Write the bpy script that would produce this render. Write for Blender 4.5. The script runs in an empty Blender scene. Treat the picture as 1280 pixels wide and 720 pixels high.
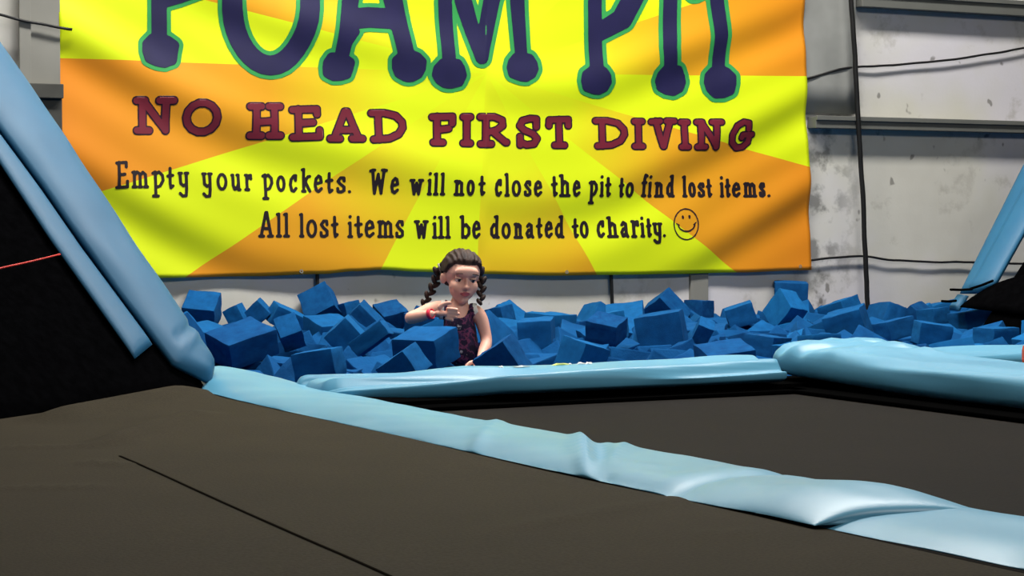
import bpy, bmesh, math, random
import numpy as np
from mathutils import Vector, Matrix, Euler, noise
S = bpy.context.scene
COL = S.collection
PI = math.pi
# ------------------------------------------------------------------ camera
FPX, CAM_H, HORIZON = 2600.0, 0.55, 270.0            # focal length in pixels of the 1280 wide photograph
PITCH = math.atan((360 - HORIZON) / FPX)
HEAD = math.atan2(4860.0, FPX)                        # heading of the view, from the +X axis (the back wall runs along X)
cam = bpy.data.cameras.new('camera'); cam.sensor_width = 36; cam.lens = 36 * FPX / 1280
cam.clip_start = .05; cam.clip_end = 100
co = bpy.data.objects.new('camera', cam); COL.objects.link(co)
co.location = (0, 0, CAM_H); co.rotation_euler = (PI / 2 - PITCH, 0, HEAD - PI / 2)
S.camera = co
FW = Vector((math.cos(HEAD), math.sin(HEAD), 0)); RT = Vector((math.sin(HEAD), -math.cos(HEAD), 0))
VF = Vector((FW.x * math.cos(PITCH), FW.y * math.cos(PITCH), -math.sin(PITCH)))
VU = Vector((FW.x * math.sin(PITCH), FW.y * math.sin(PITCH), math.cos(PITCH)))
CAM = Vector((0, 0, CAM_H))
def ray(px, py): return VF + RT * ((px - 640) / FPX) + VU * ((360 - py) / FPX)
def at_y(px, py, Y):
    d = ray(px, py); return CAM + d * (Y / d.y)
def at_z(px, py, Z):
    d = ray(px, py); return CAM + d * ((Z - CAM_H) / d.z)
def at_depth(px, py, D): return CAM + ray(px, py) * D
def at_plane(px, py, P, N):
    d = ray(px, py); return CAM + d * ((P - CAM).dot(N) / d.dot(N))
# ------------------------------------------------------------------ light of the hall
S.view_settings.view_transform = 'Standard'; S.view_settings.look = 'None'
S.view_settings.gamma = 1; S.view_settings.use_curve_mapping = False
S.view_settings.exposure = 0.0
W = bpy.data.worlds.new('hall'); S.world = W; W.use_nodes = True
W.node_tree.nodes['Background'].inputs[0].default_value = (.80, .80, .76, 1)
W.node_tree.nodes['Background'].inputs[1].default_value = .07
def area(name, loc, size, power, aim=None, col=(1, .97, .92)):
    l = bpy.data.lights.new(name, 'AREA'); l.shape = 'RECTANGLE'; l.size = size[0]; l.size_y = size[1]
    l.energy = power; l.color = col
    o = bpy.data.objects.new(name, l); COL.objects.link(o); o.location = loc
    if aim: o.rotation_euler = (Vector(aim) - Vector(loc)).to_track_quat('-Z', 'Y').to_euler()
    return o
area('overhead_light', (4.1, 7.0, 4.6), (5.0, .6), 510)
area('overhead_light', (7.8, 7.0, 4.8), (1.6, .6), 50)
area('overhead_light', (.7, 7.3, 4.3), (1.2, .5), 34)  # unseen light added to brighten the left end of the wall
area('front_fill', (4.0, 1.5, 4.0), (2.6, .8), 120, (4.2, 6.5, .4))  # unseen fill added in front, lights the pad fronts, the girl and the banner
# ------------------------------------------------------------------ helpers
def lin(c):
    return tuple((v / 255 / 12.92 if v / 255 <= .04045 else ((v / 255 + .055) / 1.055) ** 2.4) for v in c) + (1,)
class NT:
    def __init__(s, name, rough=.6, spec=.3):
        s.m = bpy.data.materials.new(name); s.m.use_nodes = True; s.t = s.m.node_tree
        s.b = s.t.nodes['Principled BSDF']; s.b.inputs['Roughness'].default_value = rough
        s.b.inputs['Specular IOR Level'].default_value = spec
    def n(s, kind, **kw):
        x = s.t.nodes.new(kind)
        for k, v in kw.items():
            if k in x.inputs.keys() and not hasattr(x, k): x.inputs[k].default_value = v
            else: setattr(x, k, v)
        return x
    def l(s, a, b): s.t.links.new(a, b)
    def math(s, op, a, b=None):
        x = s.t.nodes.new('ShaderNodeMath'); x.operation = op
        for i, v in enumerate((a, b)):
            if v is None: continue
            if isinstance(v, (int, float)): x.inputs[i].default_value = v
            else: s.l(v, x.inputs[i])
        return x.outputs[0]
    def mix(s, f, a, b, mode='MIX'):
        x = s.t.nodes.new('ShaderNodeMix'); x.data_type = 'RGBA'; x.blend_type = mode
        for i, v in ((0, f), (6, a), (7, b)):
            if isinstance(v, (int, float, tuple)): x.inputs[i].default_value = v
            else: s.l(v, x.inputs[i])
        return x.outputs[2]
    def noise(s, scale, detail=3, coord='Object', stretch=None, rough=.55):
        tc = s.t.nodes.new('ShaderNodeTexCoord'); o = tc.outputs[coord]
        if stretch:
            mp = s.t.nodes.new('ShaderNodeMapping'); mp.inputs['Scale'].default_value = stretch; s.l(o, mp.inputs[0]); o = mp.outputs[0]
        x = s.t.nodes.new('ShaderNodeTexNoise'); x.inputs['Scale'].default_value = scale
        x.inputs['Detail'].default_value = detail; x.inputs['Roughness'].default_value = rough
        s.l(o, x.inputs['Vector']); return x.outputs['Fac']
    def ramp(s, f, stops, interp='LINEAR'):
        x = s.t.nodes.new('ShaderNodeValToRGB'); x.color_ramp.interpolation = interp
        e = x.color_ramp.elements
        while len(e) > 1: e.remove(e[-1])
        e[0].position = stops[0][0]; e[0].color = stops[0][1]
        for p, c in stops[1:]:
            k = e.new(p); k.color = c
        s.l(f, x.inputs[0]); return x.outputs[0]
    def col(s, o):
        if isinstance(o, tuple): s.b.inputs['Base Color'].default_value = o
        else: s.l(o, s.b.inputs['Base Color'])
    def bump(s, h, strength=.2, dist=.01):
        x = s.t.nodes.new('ShaderNodeBump'); x.inputs['Strength'].default_value = strength; x.inputs['Distance'].default_value = dist
        s.l(h, x.inputs['Height']); s.l(x.outputs[0], s.b.inputs['Normal'])
def plain(name, c, rough=.6, spec=.3, vary=.12, scale=8):
    t = NT(name, rough, spec); b = lin(c)
    dk = tuple(v * (1 - vary) for v in b[:3]) + (1,); lt = tuple(min(1, v * (1 + vary)) for v in b[:3]) + (1,)
    t.col(t.ramp(t.noise(scale), [(.3, dk), (.7, lt)])); return t.m
def mesh(name, v, f, mats, parent=None, smooth=True, mi=None):
    me = bpy.data.meshes.new(name); me.from_pydata([tuple(p) for p in v], [], f)
    for m in (mats if isinstance(mats, (list, tuple)) else [mats]): me.materials.append(m)
    if mi: me.polygons.foreach_set('material_index', mi)
    if smooth: me.polygons.foreach_set('use_smooth', [True] * len(me.polygons))
    me.update()
    o = bpy.data.objects.new(name, me); COL.objects.link(o)
    if parent: o.parent = parent
    return o
def tag(o, label=None, cat=None, group=None, kind=None):
    for k, v in (('label', label), ('category', cat), ('group', group), ('kind', kind)):
        if v: o[k] = v
    return o
def empty(name, loc, rz=0):
    o = bpy.data.objects.new(name, None); COL.objects.link(o); o.location = loc; o.rotation_euler.z = rz
    o.empty_display_size = .1; return o
def boxes(name, bs, mat, parent=None, bevel=.004):
    bm = bmesh.new()
    for (a, b) in bs:
        g = bmesh.ops.create_cube(bm, size=1)['verts']
        for v in g: v.co = Vector((a[i] + (v.co[i] + .5) * (b[i] - a[i]) for i in range(3)))
    if bevel: bmesh.ops.bevel(bm, geom=bm.edges[:], offset=bevel, segments=2, affect='EDGES', profile=.6)
    me = bpy.data.meshes.new(name); bm.to_mesh(me); bm.free(); me.materials.append(mat)
    o = bpy.data.objects.new(name, me); COL.objects.link(o)
    if parent: o.parent = parent
    return o
def catmull(pts, n=8):
    P = [Vector(p) for p in pts]; P = [2 * P[0] - P[1]] + P + [2 * P[-1] - P[-2]]; out = []
    for i in range(1, len(P) - 2):
        for k in range(n):
            t = k / n; a, b, c, d = P[i - 1:i + 3]
            out.append(.5 * ((2 * b) + (c - a) * t + (2 * a - 5 * b + 4 * c - d) * t * t + (3 * b - a - 3 * c + d) * t ** 3))
    out.append(P[-2]); return out
def tube(name, pts, r, mat, parent=None, k=8, smoothing=6, jitter=0):
    P = catmull(pts, smoothing) if smoothing else [Vector(p) for p in pts]
    rs = r if isinstance(r, (list, tuple)) else None
    V = []; Fc = []
    for i, p in enumerate(P):
        t = (P[min(i + 1, len(P) - 1)] - P[max(i - 1, 0)]).normalized()
        a = t.orthogonal().normalized() if abs(t.z) > .9 else t.cross(Vector((0, 0, 1))).normalized()
        b = t.cross(a)
        rr = r if rs is None else rs[0] + (rs[1] - rs[0]) * i / (len(P) - 1)
        j = Vector((noise.noise(p * 9), noise.noise(p * 9 + Vector((5, 1, 2))), noise.noise(p * 9 + Vector((1, 7, 3))))) * jitter
        for q in range(k):
            w = 2 * PI * q / k; V.append(p + j + (a * math.cos(w) + b * math.sin(w)) * rr)
    for i in range(len(P) - 1):
        for q in range(k): Fc.append((i * k + q, i * k + (q + 1) % k, (i + 1) * k + (q + 1) % k, (i + 1) * k + q))
    Fc.append(tuple(range(k))[::-1]); Fc.append(tuple((len(P) - 1) * k + q for q in range(k)))
    return mesh(name, V, Fc, mat, parent)
def nz(x, y, z=0.): return noise.noise(Vector((x, y, z)))
def sstep(a, b, x):
    t = min(1, max(0, (x - a) / (b - a))); return t * t * (3 - 2 * t)
def gauss(x, w): return math.exp(-(x / w) ** 2)
# ------------------------------------------------------------------ materials
def vinyl(name, c, c2, rough=.36):
    t = NT(name, rough, .35)
    f = t.noise(2.2, 4); t.col(t.ramp(f, [(.3, lin(c2)), (.65, lin(c))]))
    t.bump(t.noise(60, 3), .05, .004); return t.m
M = {}
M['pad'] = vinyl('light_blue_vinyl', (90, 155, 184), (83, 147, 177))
M['pad_shaded'] = vinyl('shaded_blue_vinyl', (33, 95, 130), (29, 87, 121), .55)  # same vinyl as the other pads, darkened because the leaning pads catch less light
M['black'] = plain('black_mesh', (5, 5, 6), .9, .0, .3, 30)
M['strap'] = plain('black_strap', (6, 6, 6), .9, .0)
M['cable'] = plain('black_cable', (20, 20, 20), .5, .3)
M['red'] = plain('red_cord', (190, 45, 35), .6)
M['orange_pad'] = plain('orange_red_vinyl', (235, 95, 70), .45)
M['dark'] = plain('dark_frame', (7, 7, 7), .9, .0)
M['concrete'] = plain('dark_concrete', (60, 58, 55), .9, .1)
M['white_foam'] = plain('white_crumb', (235, 238, 232), .8)
M['yellow_foam'] = plain('yellow_crumb', (215, 225, 130), .8)
def mat_weave(name, c1, c2):
    t = NT(name, .85, .05)
    w = t.noise(3, 5, stretch=(1, 1, 1)); fine = t.noise(160, 2)
    base = t.ramp(w, [(.3, lin(c2)), (.7, lin(c1))])
    t.col(t.mix(.25, base, t.ramp(fine, [(.35, lin(tuple(v * .6 for v in c1))), (.65, lin(tuple(min(255, v * 1.3) for v in c1)))])))
    t.bump(fine, .3, .003); return t.m
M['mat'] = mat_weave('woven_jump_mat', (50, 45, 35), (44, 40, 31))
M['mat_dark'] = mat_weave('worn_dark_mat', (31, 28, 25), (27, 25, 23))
# foam: each cube gets its own tone from the object's random value
t = NT('blue_foam', .9, .05)
oi = t.n('ShaderNodeObjectInfo')
base = t.ramp(oi.outputs['Random'], [(0, lin((12, 56, 104))), (.25, lin((16, 74, 128))), (.5, lin((20, 92, 150))), (.75, lin((13, 62, 112))), (1, lin((22, 98, 156)))])
t.col(t.mix(.3, base, t.ramp(t.noise(5, 4), [(.3, lin((11, 52, 98))), (.7, lin((24, 100, 160)))])))
t.bump(t.noise(70, 3), .35, .006)
M['foam'] = t.m
# wall sheeting: dirty white insulation
t = NT('white_wall_sheeting', .7, .2)
big = t.noise(1.1, 4); mid = t.noise(4.5, 5, rough=.65)
c = t.ramp(big, [(.3, lin((184, 181, 170))), (.5, lin((198, 196, 186))), (.7, lin((204, 201, 206)))])
c = t.mix(t.ramp(mid, [(.30, (.55, .55, .55, 1)), (.42, (0, 0, 0, 1))]), c, lin((150, 146, 136)))
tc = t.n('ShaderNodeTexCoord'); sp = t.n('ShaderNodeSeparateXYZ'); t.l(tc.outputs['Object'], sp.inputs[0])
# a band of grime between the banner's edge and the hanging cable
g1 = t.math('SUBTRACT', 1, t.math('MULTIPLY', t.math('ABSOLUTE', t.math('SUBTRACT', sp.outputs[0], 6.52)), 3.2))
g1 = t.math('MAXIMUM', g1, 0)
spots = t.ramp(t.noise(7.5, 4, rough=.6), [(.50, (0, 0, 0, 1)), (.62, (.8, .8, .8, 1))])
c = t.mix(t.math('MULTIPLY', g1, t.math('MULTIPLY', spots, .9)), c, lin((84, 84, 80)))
flecks = t.ramp(t.noise(11, 2, stretch=(1, 1, .8)), [(.70, (0, 0, 0, 1)), (.74, (.7, .7, .7, 1))])
c = t.mix(flecks, c, lin((100, 96, 90)))
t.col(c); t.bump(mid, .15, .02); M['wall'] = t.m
M['girt'] = plain('grey_girt', (98, 99, 94), .55, .3, .1, 3)
M['column'] = plain('grey_steel_column', (128, 127, 120), .6, .3, .12, 3)
M['darksheet'] = plain('dark_wall_sheet', (70, 70, 66), .8, .2)
# ------------------------------------------------------------------ the setting
YB, YW = 8.75, 8.775                                   # banner plane, wall plane
def struct(o): o['kind'] = 'structure'; return o
def wall_grid():
    V = []; Fc = []; nx, nz_ = 90, 50
    for j in range(nz_ + 1):
        for i in range(nx + 1):
            x = -2 + 14 * i / nx; z = -1.0 + 5.2 * j / nz_
            V.append((x, YW + .004 + .005 * nz(x * 1.3, z * 1.6) + .003 * nz(x * 4, z * 4, 3), z))
    for j in range(nz_):
        for i in range(nx): a = j * (nx + 1) + i; Fc.append((a, a + 1, a + nx + 2, a + nx + 1))
    k = len(V)
    for x, z in ((-2, -1), (12, -1), (12, 4.2), (-2, 4.2)): V.append((x, YW + .15, z))
    Fc.append((k, k + 3, k + 2, k + 1)); return V, Fc
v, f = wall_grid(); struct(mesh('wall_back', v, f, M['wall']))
struct(boxes('floor', [((-6, -4, -1.08), (14, 8.84, -1.0))], M['concrete'], bevel=0))
def zw(px, py): return at_y(px, py, YW).z
def xw(px, Y=YW): return at_y(px, 300, Y).x
# horizontal girts on the wall, each a channel with a lip
def girt(name, x0, x1, ztop, h, d=.07):
    return struct(boxes(name, [((x0, YW - d, ztop - h), (x1, YW + .02, ztop)), ((x0, YW - d - .012, ztop - .018), (x1, YW - d + .004, ztop + .006))], M['girt'], bevel=.003))
zg = zw(1140, 150)
girt('trim_1', xw(1009), 12, zg, .058)
girt('trim_2', xw(1066), 12, zw(1140, 3) + .03, .075)
struct(boxes('trim_3', [((xw(27), YW - .05, -.9), (xw(73), YW + .02, 4.1)), ((xw(27) - .02, YW - .066, -.9), (xw(27) + .03, YW - .05, 4.1))], M['column'], bevel=.003))
struct(boxes('trim_4', [((xw(28), YW - .075, zw(50, 340)), (xw(73), YW - .055, zw(50, 110))), ((xw(28), YW - .10, zw(50, 124)), (xw(73), YW - .045, zw(50, 106)))], M['darksheet'], bevel=.004))
struct(boxes('trim_5', [((xw(862), YW - .013, -.9), (xw(884), YW + .02, zw(870, 250)))], M['column'], bevel=.003))
# thin strip, greyer than the wall behind it, between the banner and the cable
v = []; f = []
x0, x1 = xw(980), xw(1064)
for j in range(21):
    for i in range(9):
        x = x0 + (x1 - x0) * i / 8; z = zg + .02 + (4.1 - zg) * j / 20
        v.append((x, YW - .018 - .008 * nz(x * 5, z * 3) - (.012 if i == 8 else 0), z))
for j in range(20):
    for i in range(8): a = j * 9 + i; f.append((a, a + 1, a + 10, a + 9))
o = struct(mesh('trim_6', v, f, plain('grey_wall_strip', (138, 139, 135), .7, .2, .2, 3)))
o.modifiers.new('thick', 'SOLIDIFY').thickness = .008
# the raised platform that carries the trampolines, with the pit open behind it
struct(boxes('trampoline_platform', [((-4, -1.5, -1), (9, 5.38, -.10)), ((-4, 5.3, -1), (2.02, 8.8, -.10)), ((2.42, 5.35, -1), (9, 5.62, .022))], M['dark'], bevel=0))
struct(boxes('pit_floor', [((2.02, 5.38, -1), (11.5, 8.84, -.75))], M['dark'], bevel=0))
# ------------------------------------------------------------------ the banner
C0 = at_y(606, 92, YB)
def fold(x, z):
    """how far the cloth swells out of its plane: slack swags hanging between the upper corners"""
    u = (x - C0.x) / 2.0; dz = z - C0.z
    g = dz - .62 * u * u
    s = 0.4 + .6 * abs(u) ** .8
    a = .012 * math.sin(12.5 * g + 1.1 + 2.2 * nz(x * .7, z * .7, 1)) + .005 * math.sin(23 * g + 2.6 * nz(x * .9, z * .9, 4) + (1.9 if u > 0 else 0))
    a += .008 * nz(x * 1.6 + dz * 1.4 * sstep(-.3, .3, u) - dz * 1.4 * sstep(.3, -.3, u), z * 1.6, 7)
    return s * a * sstep(2.4, 1.2, z) + .012
def bpt(px, py, off=0.):
    p = at_y(px, py, YB); return Vector((p.x, YB - fold(p.x, p.z) - off, p.z))
bot = [(74, 350), (140, 349), (205, 347), (310, 345.5), (400, 342.5), (440, 339), (475, 337), (520, 339.5), (560, 341), (600, 342.5), (690, 344.5), (760, 343.5), (840, 342.5), (920, 340.5), (1010, 337.5)]
def ybot(x):
    for (a, b), (c, d) in zip(bot, bot[1:]):
        if x <= c: return b + (d - b) * sstep(0, 1, (x - a) / (c - a)) if c > a else b
    return bot[-1][1]
NXB, NYB = 230, 90
v = []; f = []; YT = -150
for j in range(NYB + 1):
    for i in range(NXB + 1):
        u = i / NXB; w = j / NYB
        xb = 74 + (1010 - 74) * u; yb = ybot(xb)
        y = yb + (YT - yb) * w
        k = (y - YT) / (340 - YT)
        xl = 70 + 5 * k; xr = 1003 + 7.5 * k - 2.5 * math.sin(PI * k * 1.5) * .6
        v.append(bpt(xl + (xr - xl) * u, y))
for j in range(NYB):
    for i in range(NXB): a = j * (NXB + 1) + i; f.append((a, a + 1, a + NXB + 2, a + NXB + 1))
# print: sunburst of orange rays on yellow, orange fading to yellow toward the middle
t = NT('printed_banner_vinyl', .5, .3)
tc = t.n('ShaderNodeTexCoord'); sp = t.n('ShaderNodeSeparateXYZ'); t.l(tc.outputs['Object'], sp.inputs[0])
dx = t.math('SUBTRACT', sp.outputs[0], C0.x); dz = t.math('SUBTRACT', sp.outputs[2], C0.z)
ang = t.math('ADD', t.math('DIVIDE', t.math('ARCTAN2', dz, dx), 2 * PI), .5)
def angf(px, py):
    p = at_y(px, py, YB); return math.atan2(p.z - C0.z, p.x - C0.x) / (2 * PI) + .5
A = {k: angf(*p) for k, p in dict(b0=(311, 7), b1=(72, 65), b2=(118, 228), b3=(223, 347), b4=(469, 333), b5=(595, 337), b6=(742, 341), b7=(907, 339), b8=(1005, 217), b9=(1005, 105), b10=(875, 4), c1=(400, -60), c2=(520, -90), c3=(640, -100), c4=(760, -60)).items()}
Y_, O_ = (0, 0, 0, 1), (1, 1, 1, 1)
# angle grows counter-clockwise from the left end (0): left-bottom, bottom, right, top, left-top (1)
stops = [(0, O_), (A['b2'], Y_), (A['b3'], O_), (A['b4'], Y_), (A['b5'], O_), (A['b6'], Y_), (A['b7'], O_), (A['b8'], Y_), (A['b9'], O_), (A['b10'], Y_),
         (A['c4'], O_), (A['c3'], Y_), (A['c2'], O_), (A['c1'], Y_), (A['c1'] + .02, O_), (A['b0'], Y_), (A['b1'], O_)]
stops = sorted(stops, key=lambda s: s[0])
isor = t.ramp(ang, stops, 'CONSTANT')
rad = t.math('SQRT', t.math('ADD', t.math('MULTIPLY', dx, dx), t.math('MULTIPLY', dz, dz)))
fade = t.ramp(t.math('DIVIDE', rad, 2.4), [(.20, (0, 0, 0, 1)), (.30, (.35, .35, .35, 1)), (.46, (.8, .8, .8, 1)), (.85, (1, 1, 1, 1))])
orange = t.mix(fade, lin((212, 222, 20)), lin((216, 130, 26)))
yellow = t.mix(t.ramp(t.noise(1.5, 2), [(.3, (0, 0, 0, 1)), (.7, (1, 1, 1, 1))]), lin((206, 224, 14)), lin((214, 228, 20)))
t.col(t.mix(isor, yellow, orange)); t.bump(t.noise(30, 3), .05, .004); M['banner'] = t.m
banner = mesh('banner', v, f, M['banner'])
tag(banner, 'yellow and orange sunburst vinyl banner reading FOAM PIT, hung on the back wall', 'banner')
banner.modifiers.new('thick', 'SOLIDIFY').thickness = .003
banner.modifiers['thick'].offset = -1 if banner.data.polygons[0].normal.y < 0 else 1
def ink(name, strokes, off, mat, parent, grow=0., step=1.):
    """flat print from strokes [(points in pixels, radius or radii)]: the union of the strokes, meshed on a fine grid and laid on the cloth"""
    segs = []
    for pts, r in strokes:
        rs = r if isinstance(r, (list, tuple)) else [r] * len(pts)
        for (p, q, a, b) in zip(pts, pts[1:], rs, rs[1:]): segs.append((p, q, a + grow, b + grow))
    x0 = min(min(p[0], q[0]) - max(a, b) for p, q, a, b in segs) - 2 * step; x1 = max(max(p[0], q[0]) + max(a, b) for p, q, a, b in segs) + 2 * step
    y0 = min(min(p[1], q[1]) - max(a, b) for p, q, a, b in segs) - 2 * step; y1 = max(max(p[1], q[1]) + max(a, b) for p, q, a, b in segs) + 2 * step
    nx, ny = int((x1 - x0) / step) + 2, int((y1 - y0) / step) + 2
    X, Y = np.meshgrid(x0 + step * np.arange(nx), y0 + step * np.arange(ny)); D = np.full(X.shape, 1e9)
    for p, q, a, b in segs:
        dx, dy = q[0] - p[0], q[1] - p[1]; L2 = dx * dx + dy * dy + 1e-9
        T = np.clip(((X - p[0]) * dx + (Y - p[1]) * dy) / L2, 0, 1)
        D = np.minimum(D, np.hypot(X - p[0] - T * dx, Y - p[1] - T * dy) - (a + (b - a) * T))
    V = []; Fc = []; key = {}
    def vert(k, x, y):
        if k not in key: key[k] = len(V); V.append(bpt(x, y, off))
        return key[k]
    ins = D < 0; anyin = ins[:-1, :-1] | ins[1:, :-1] | ins[:-1, 1:] | ins[1:, 1:]
    for j, i in zip(*np.nonzero(anyin)):
        cs = ((j, i), (j, i + 1), (j + 1, i + 1), (j + 1, i)); poly = []
        for k in range(4):
            a, b = cs[k], cs[(k + 1) % 4]
            if ins[a]: poly.append(vert(a, X[a], Y[a]))
            if ins[a] != ins[b]:
                t_ = D[a] / (D[a] - D[b]); lo, hi = min(a, b), max(a, b)
                poly.append(vert((lo, hi), X[a] + (X[b] - X[a]) * t_, Y[a] + (Y[b] - Y[a]) * t_))
        if len(poly) >= 3: Fc.append(tuple(poly[::-1]))
    return mesh(name, V, Fc, mat, parent, smooth=True)
def arc(cx, cy, rx, ry, a0, a1, n=14):
    return [(cx + rx * math.cos(math.radians(a0 + (a1 - a0) * k / n)), cy + ry * math.sin(math.radians(a0 + (a1 - a0) * k / n))) for k in range(n + 1)]
M['ink_navy'] = plain('navy_print', (30, 28, 66), .5, .3, .1)
M['ink_green'] = plain('green_print', (50, 146, 74), .5, .3, .08)
M['ink_maroon'] = plain('maroon_print', (106, 27, 44), .5, .3, .12, 3)
M['ink_dark'] = plain('dark_print', (40, 16, 34), .5, .3)
M['ink_black'] = plain('black_print', (30, 20, 26), .5, .3)
def bulb(cx, cy, rx, ry, seed):
    rnd = random.Random(seed); pts = []
    for k in range(11):
        a = 2 * PI * k / 11 + .2; j = .9 + .2 * rnd.random()
        ca, sa = math.cos(a), math.sin(a)
        q = (abs(ca) ** 2.6 + abs(sa) ** 2.6) ** (-1 / 2.6)
        pts.append((cx + (rx - 6) * q * ca * j, cy + (ry - 6) * q * sa * j))
    pts.append(pts[0]); return [(pts, 6.5), ([(cx, cy - ry * .3), (cx, cy + ry * .3)], min(rx, ry) * .72)]
big = {}
big['F'] = [([(196, -92), (198, -20), (198.5, 50)], 9.7)] + bulb(199.5, 63, 23, 21, 1) + [([(196, -92), (262, -98)], 10)] + [([(200, 2), (222, -4), (252, -14)], [9, 9, 8])] + bulb(268, -92, 16, 20, 2)
big['O'] = [([(337 + 49 * math.cos(2 * PI * k / 36), -4 + 86 * math.sin(2 * PI * k / 36)) for k in range(37)], 12.5)]
big['A'] = [([(456, -96), (440, -20), (426, 70)], [11, 11, 9]), ([(456, -96), (488, -10), (506, 70)], [11, 12, 10]), ([(436, 24), (460, 22), (494, 24)], 13), ([(428, 58), (442, 40)], [7, 5])] + bulb(421.5, 83.5, 20, 17.5, 3) + bulb(510, 83, 21, 19.5, 4) + bulb(456, -98, 16, 14, 5)
big['M'] = [([(553, -92), (555, 0), (559, 78)], [9, 8.5, 8.5]), ([(560, -90), (577, 0), (600, 72)], [9, 10.5, 8.5]), ([(640, -92), (613, 0), (600, 72)], [9, 10.5, 8.5]), ([(645, -90), (645, 0), (650, 70)], [9, 9, 7.5])] + bulb(559.5, 92, 20.5, 18.5, 6) + bulb(651, 84, 20, 18, 7) + bulb(552, -95, 16, 14, 8) + bulb(647, -95, 16, 14, 9)
big['P'] = [([(741, -95), (742, 0), (743.5, 92)], [9, 8.5, 8.5])] + bulb(743, 100, 18.5, 18, 10) + [([(744, -92), (778, -92), (800, -62), (798, -18), (776, 24), (745, 42)], [10, 12, 13, 13, 13, 11])]
big['I'] = [([(838, -80), (836.5, 0), (834, 60), (837, 90)], 8.6)] + bulb(837.5, 100, 19, 18.5, 11) + bulb(838, -88, 16, 14, 12)
big['T'] = [([(892, -74), (894, 0), (899, 45), (897, 92)], [9, 8.5, 8.5, 8])] + bulb(898.5, 102, 20, 20, 13) + [([(866, -30), (864, -78), (930, -84), (934, -36)], 8)] + bulb(867, -14, 12, 13, 14) + bulb(934, -26, 12, 13, 15)
for ch, st in big.items():
    o = ink('printed_letter', st, .0024, M['ink_navy'], banner, 0, 1.5); tag(o, 'big navy letter %s' % ch)
    tag(ink('outline', st, .0012, M['ink_green'], o, 5.2, 1.5), 'green outline')
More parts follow.
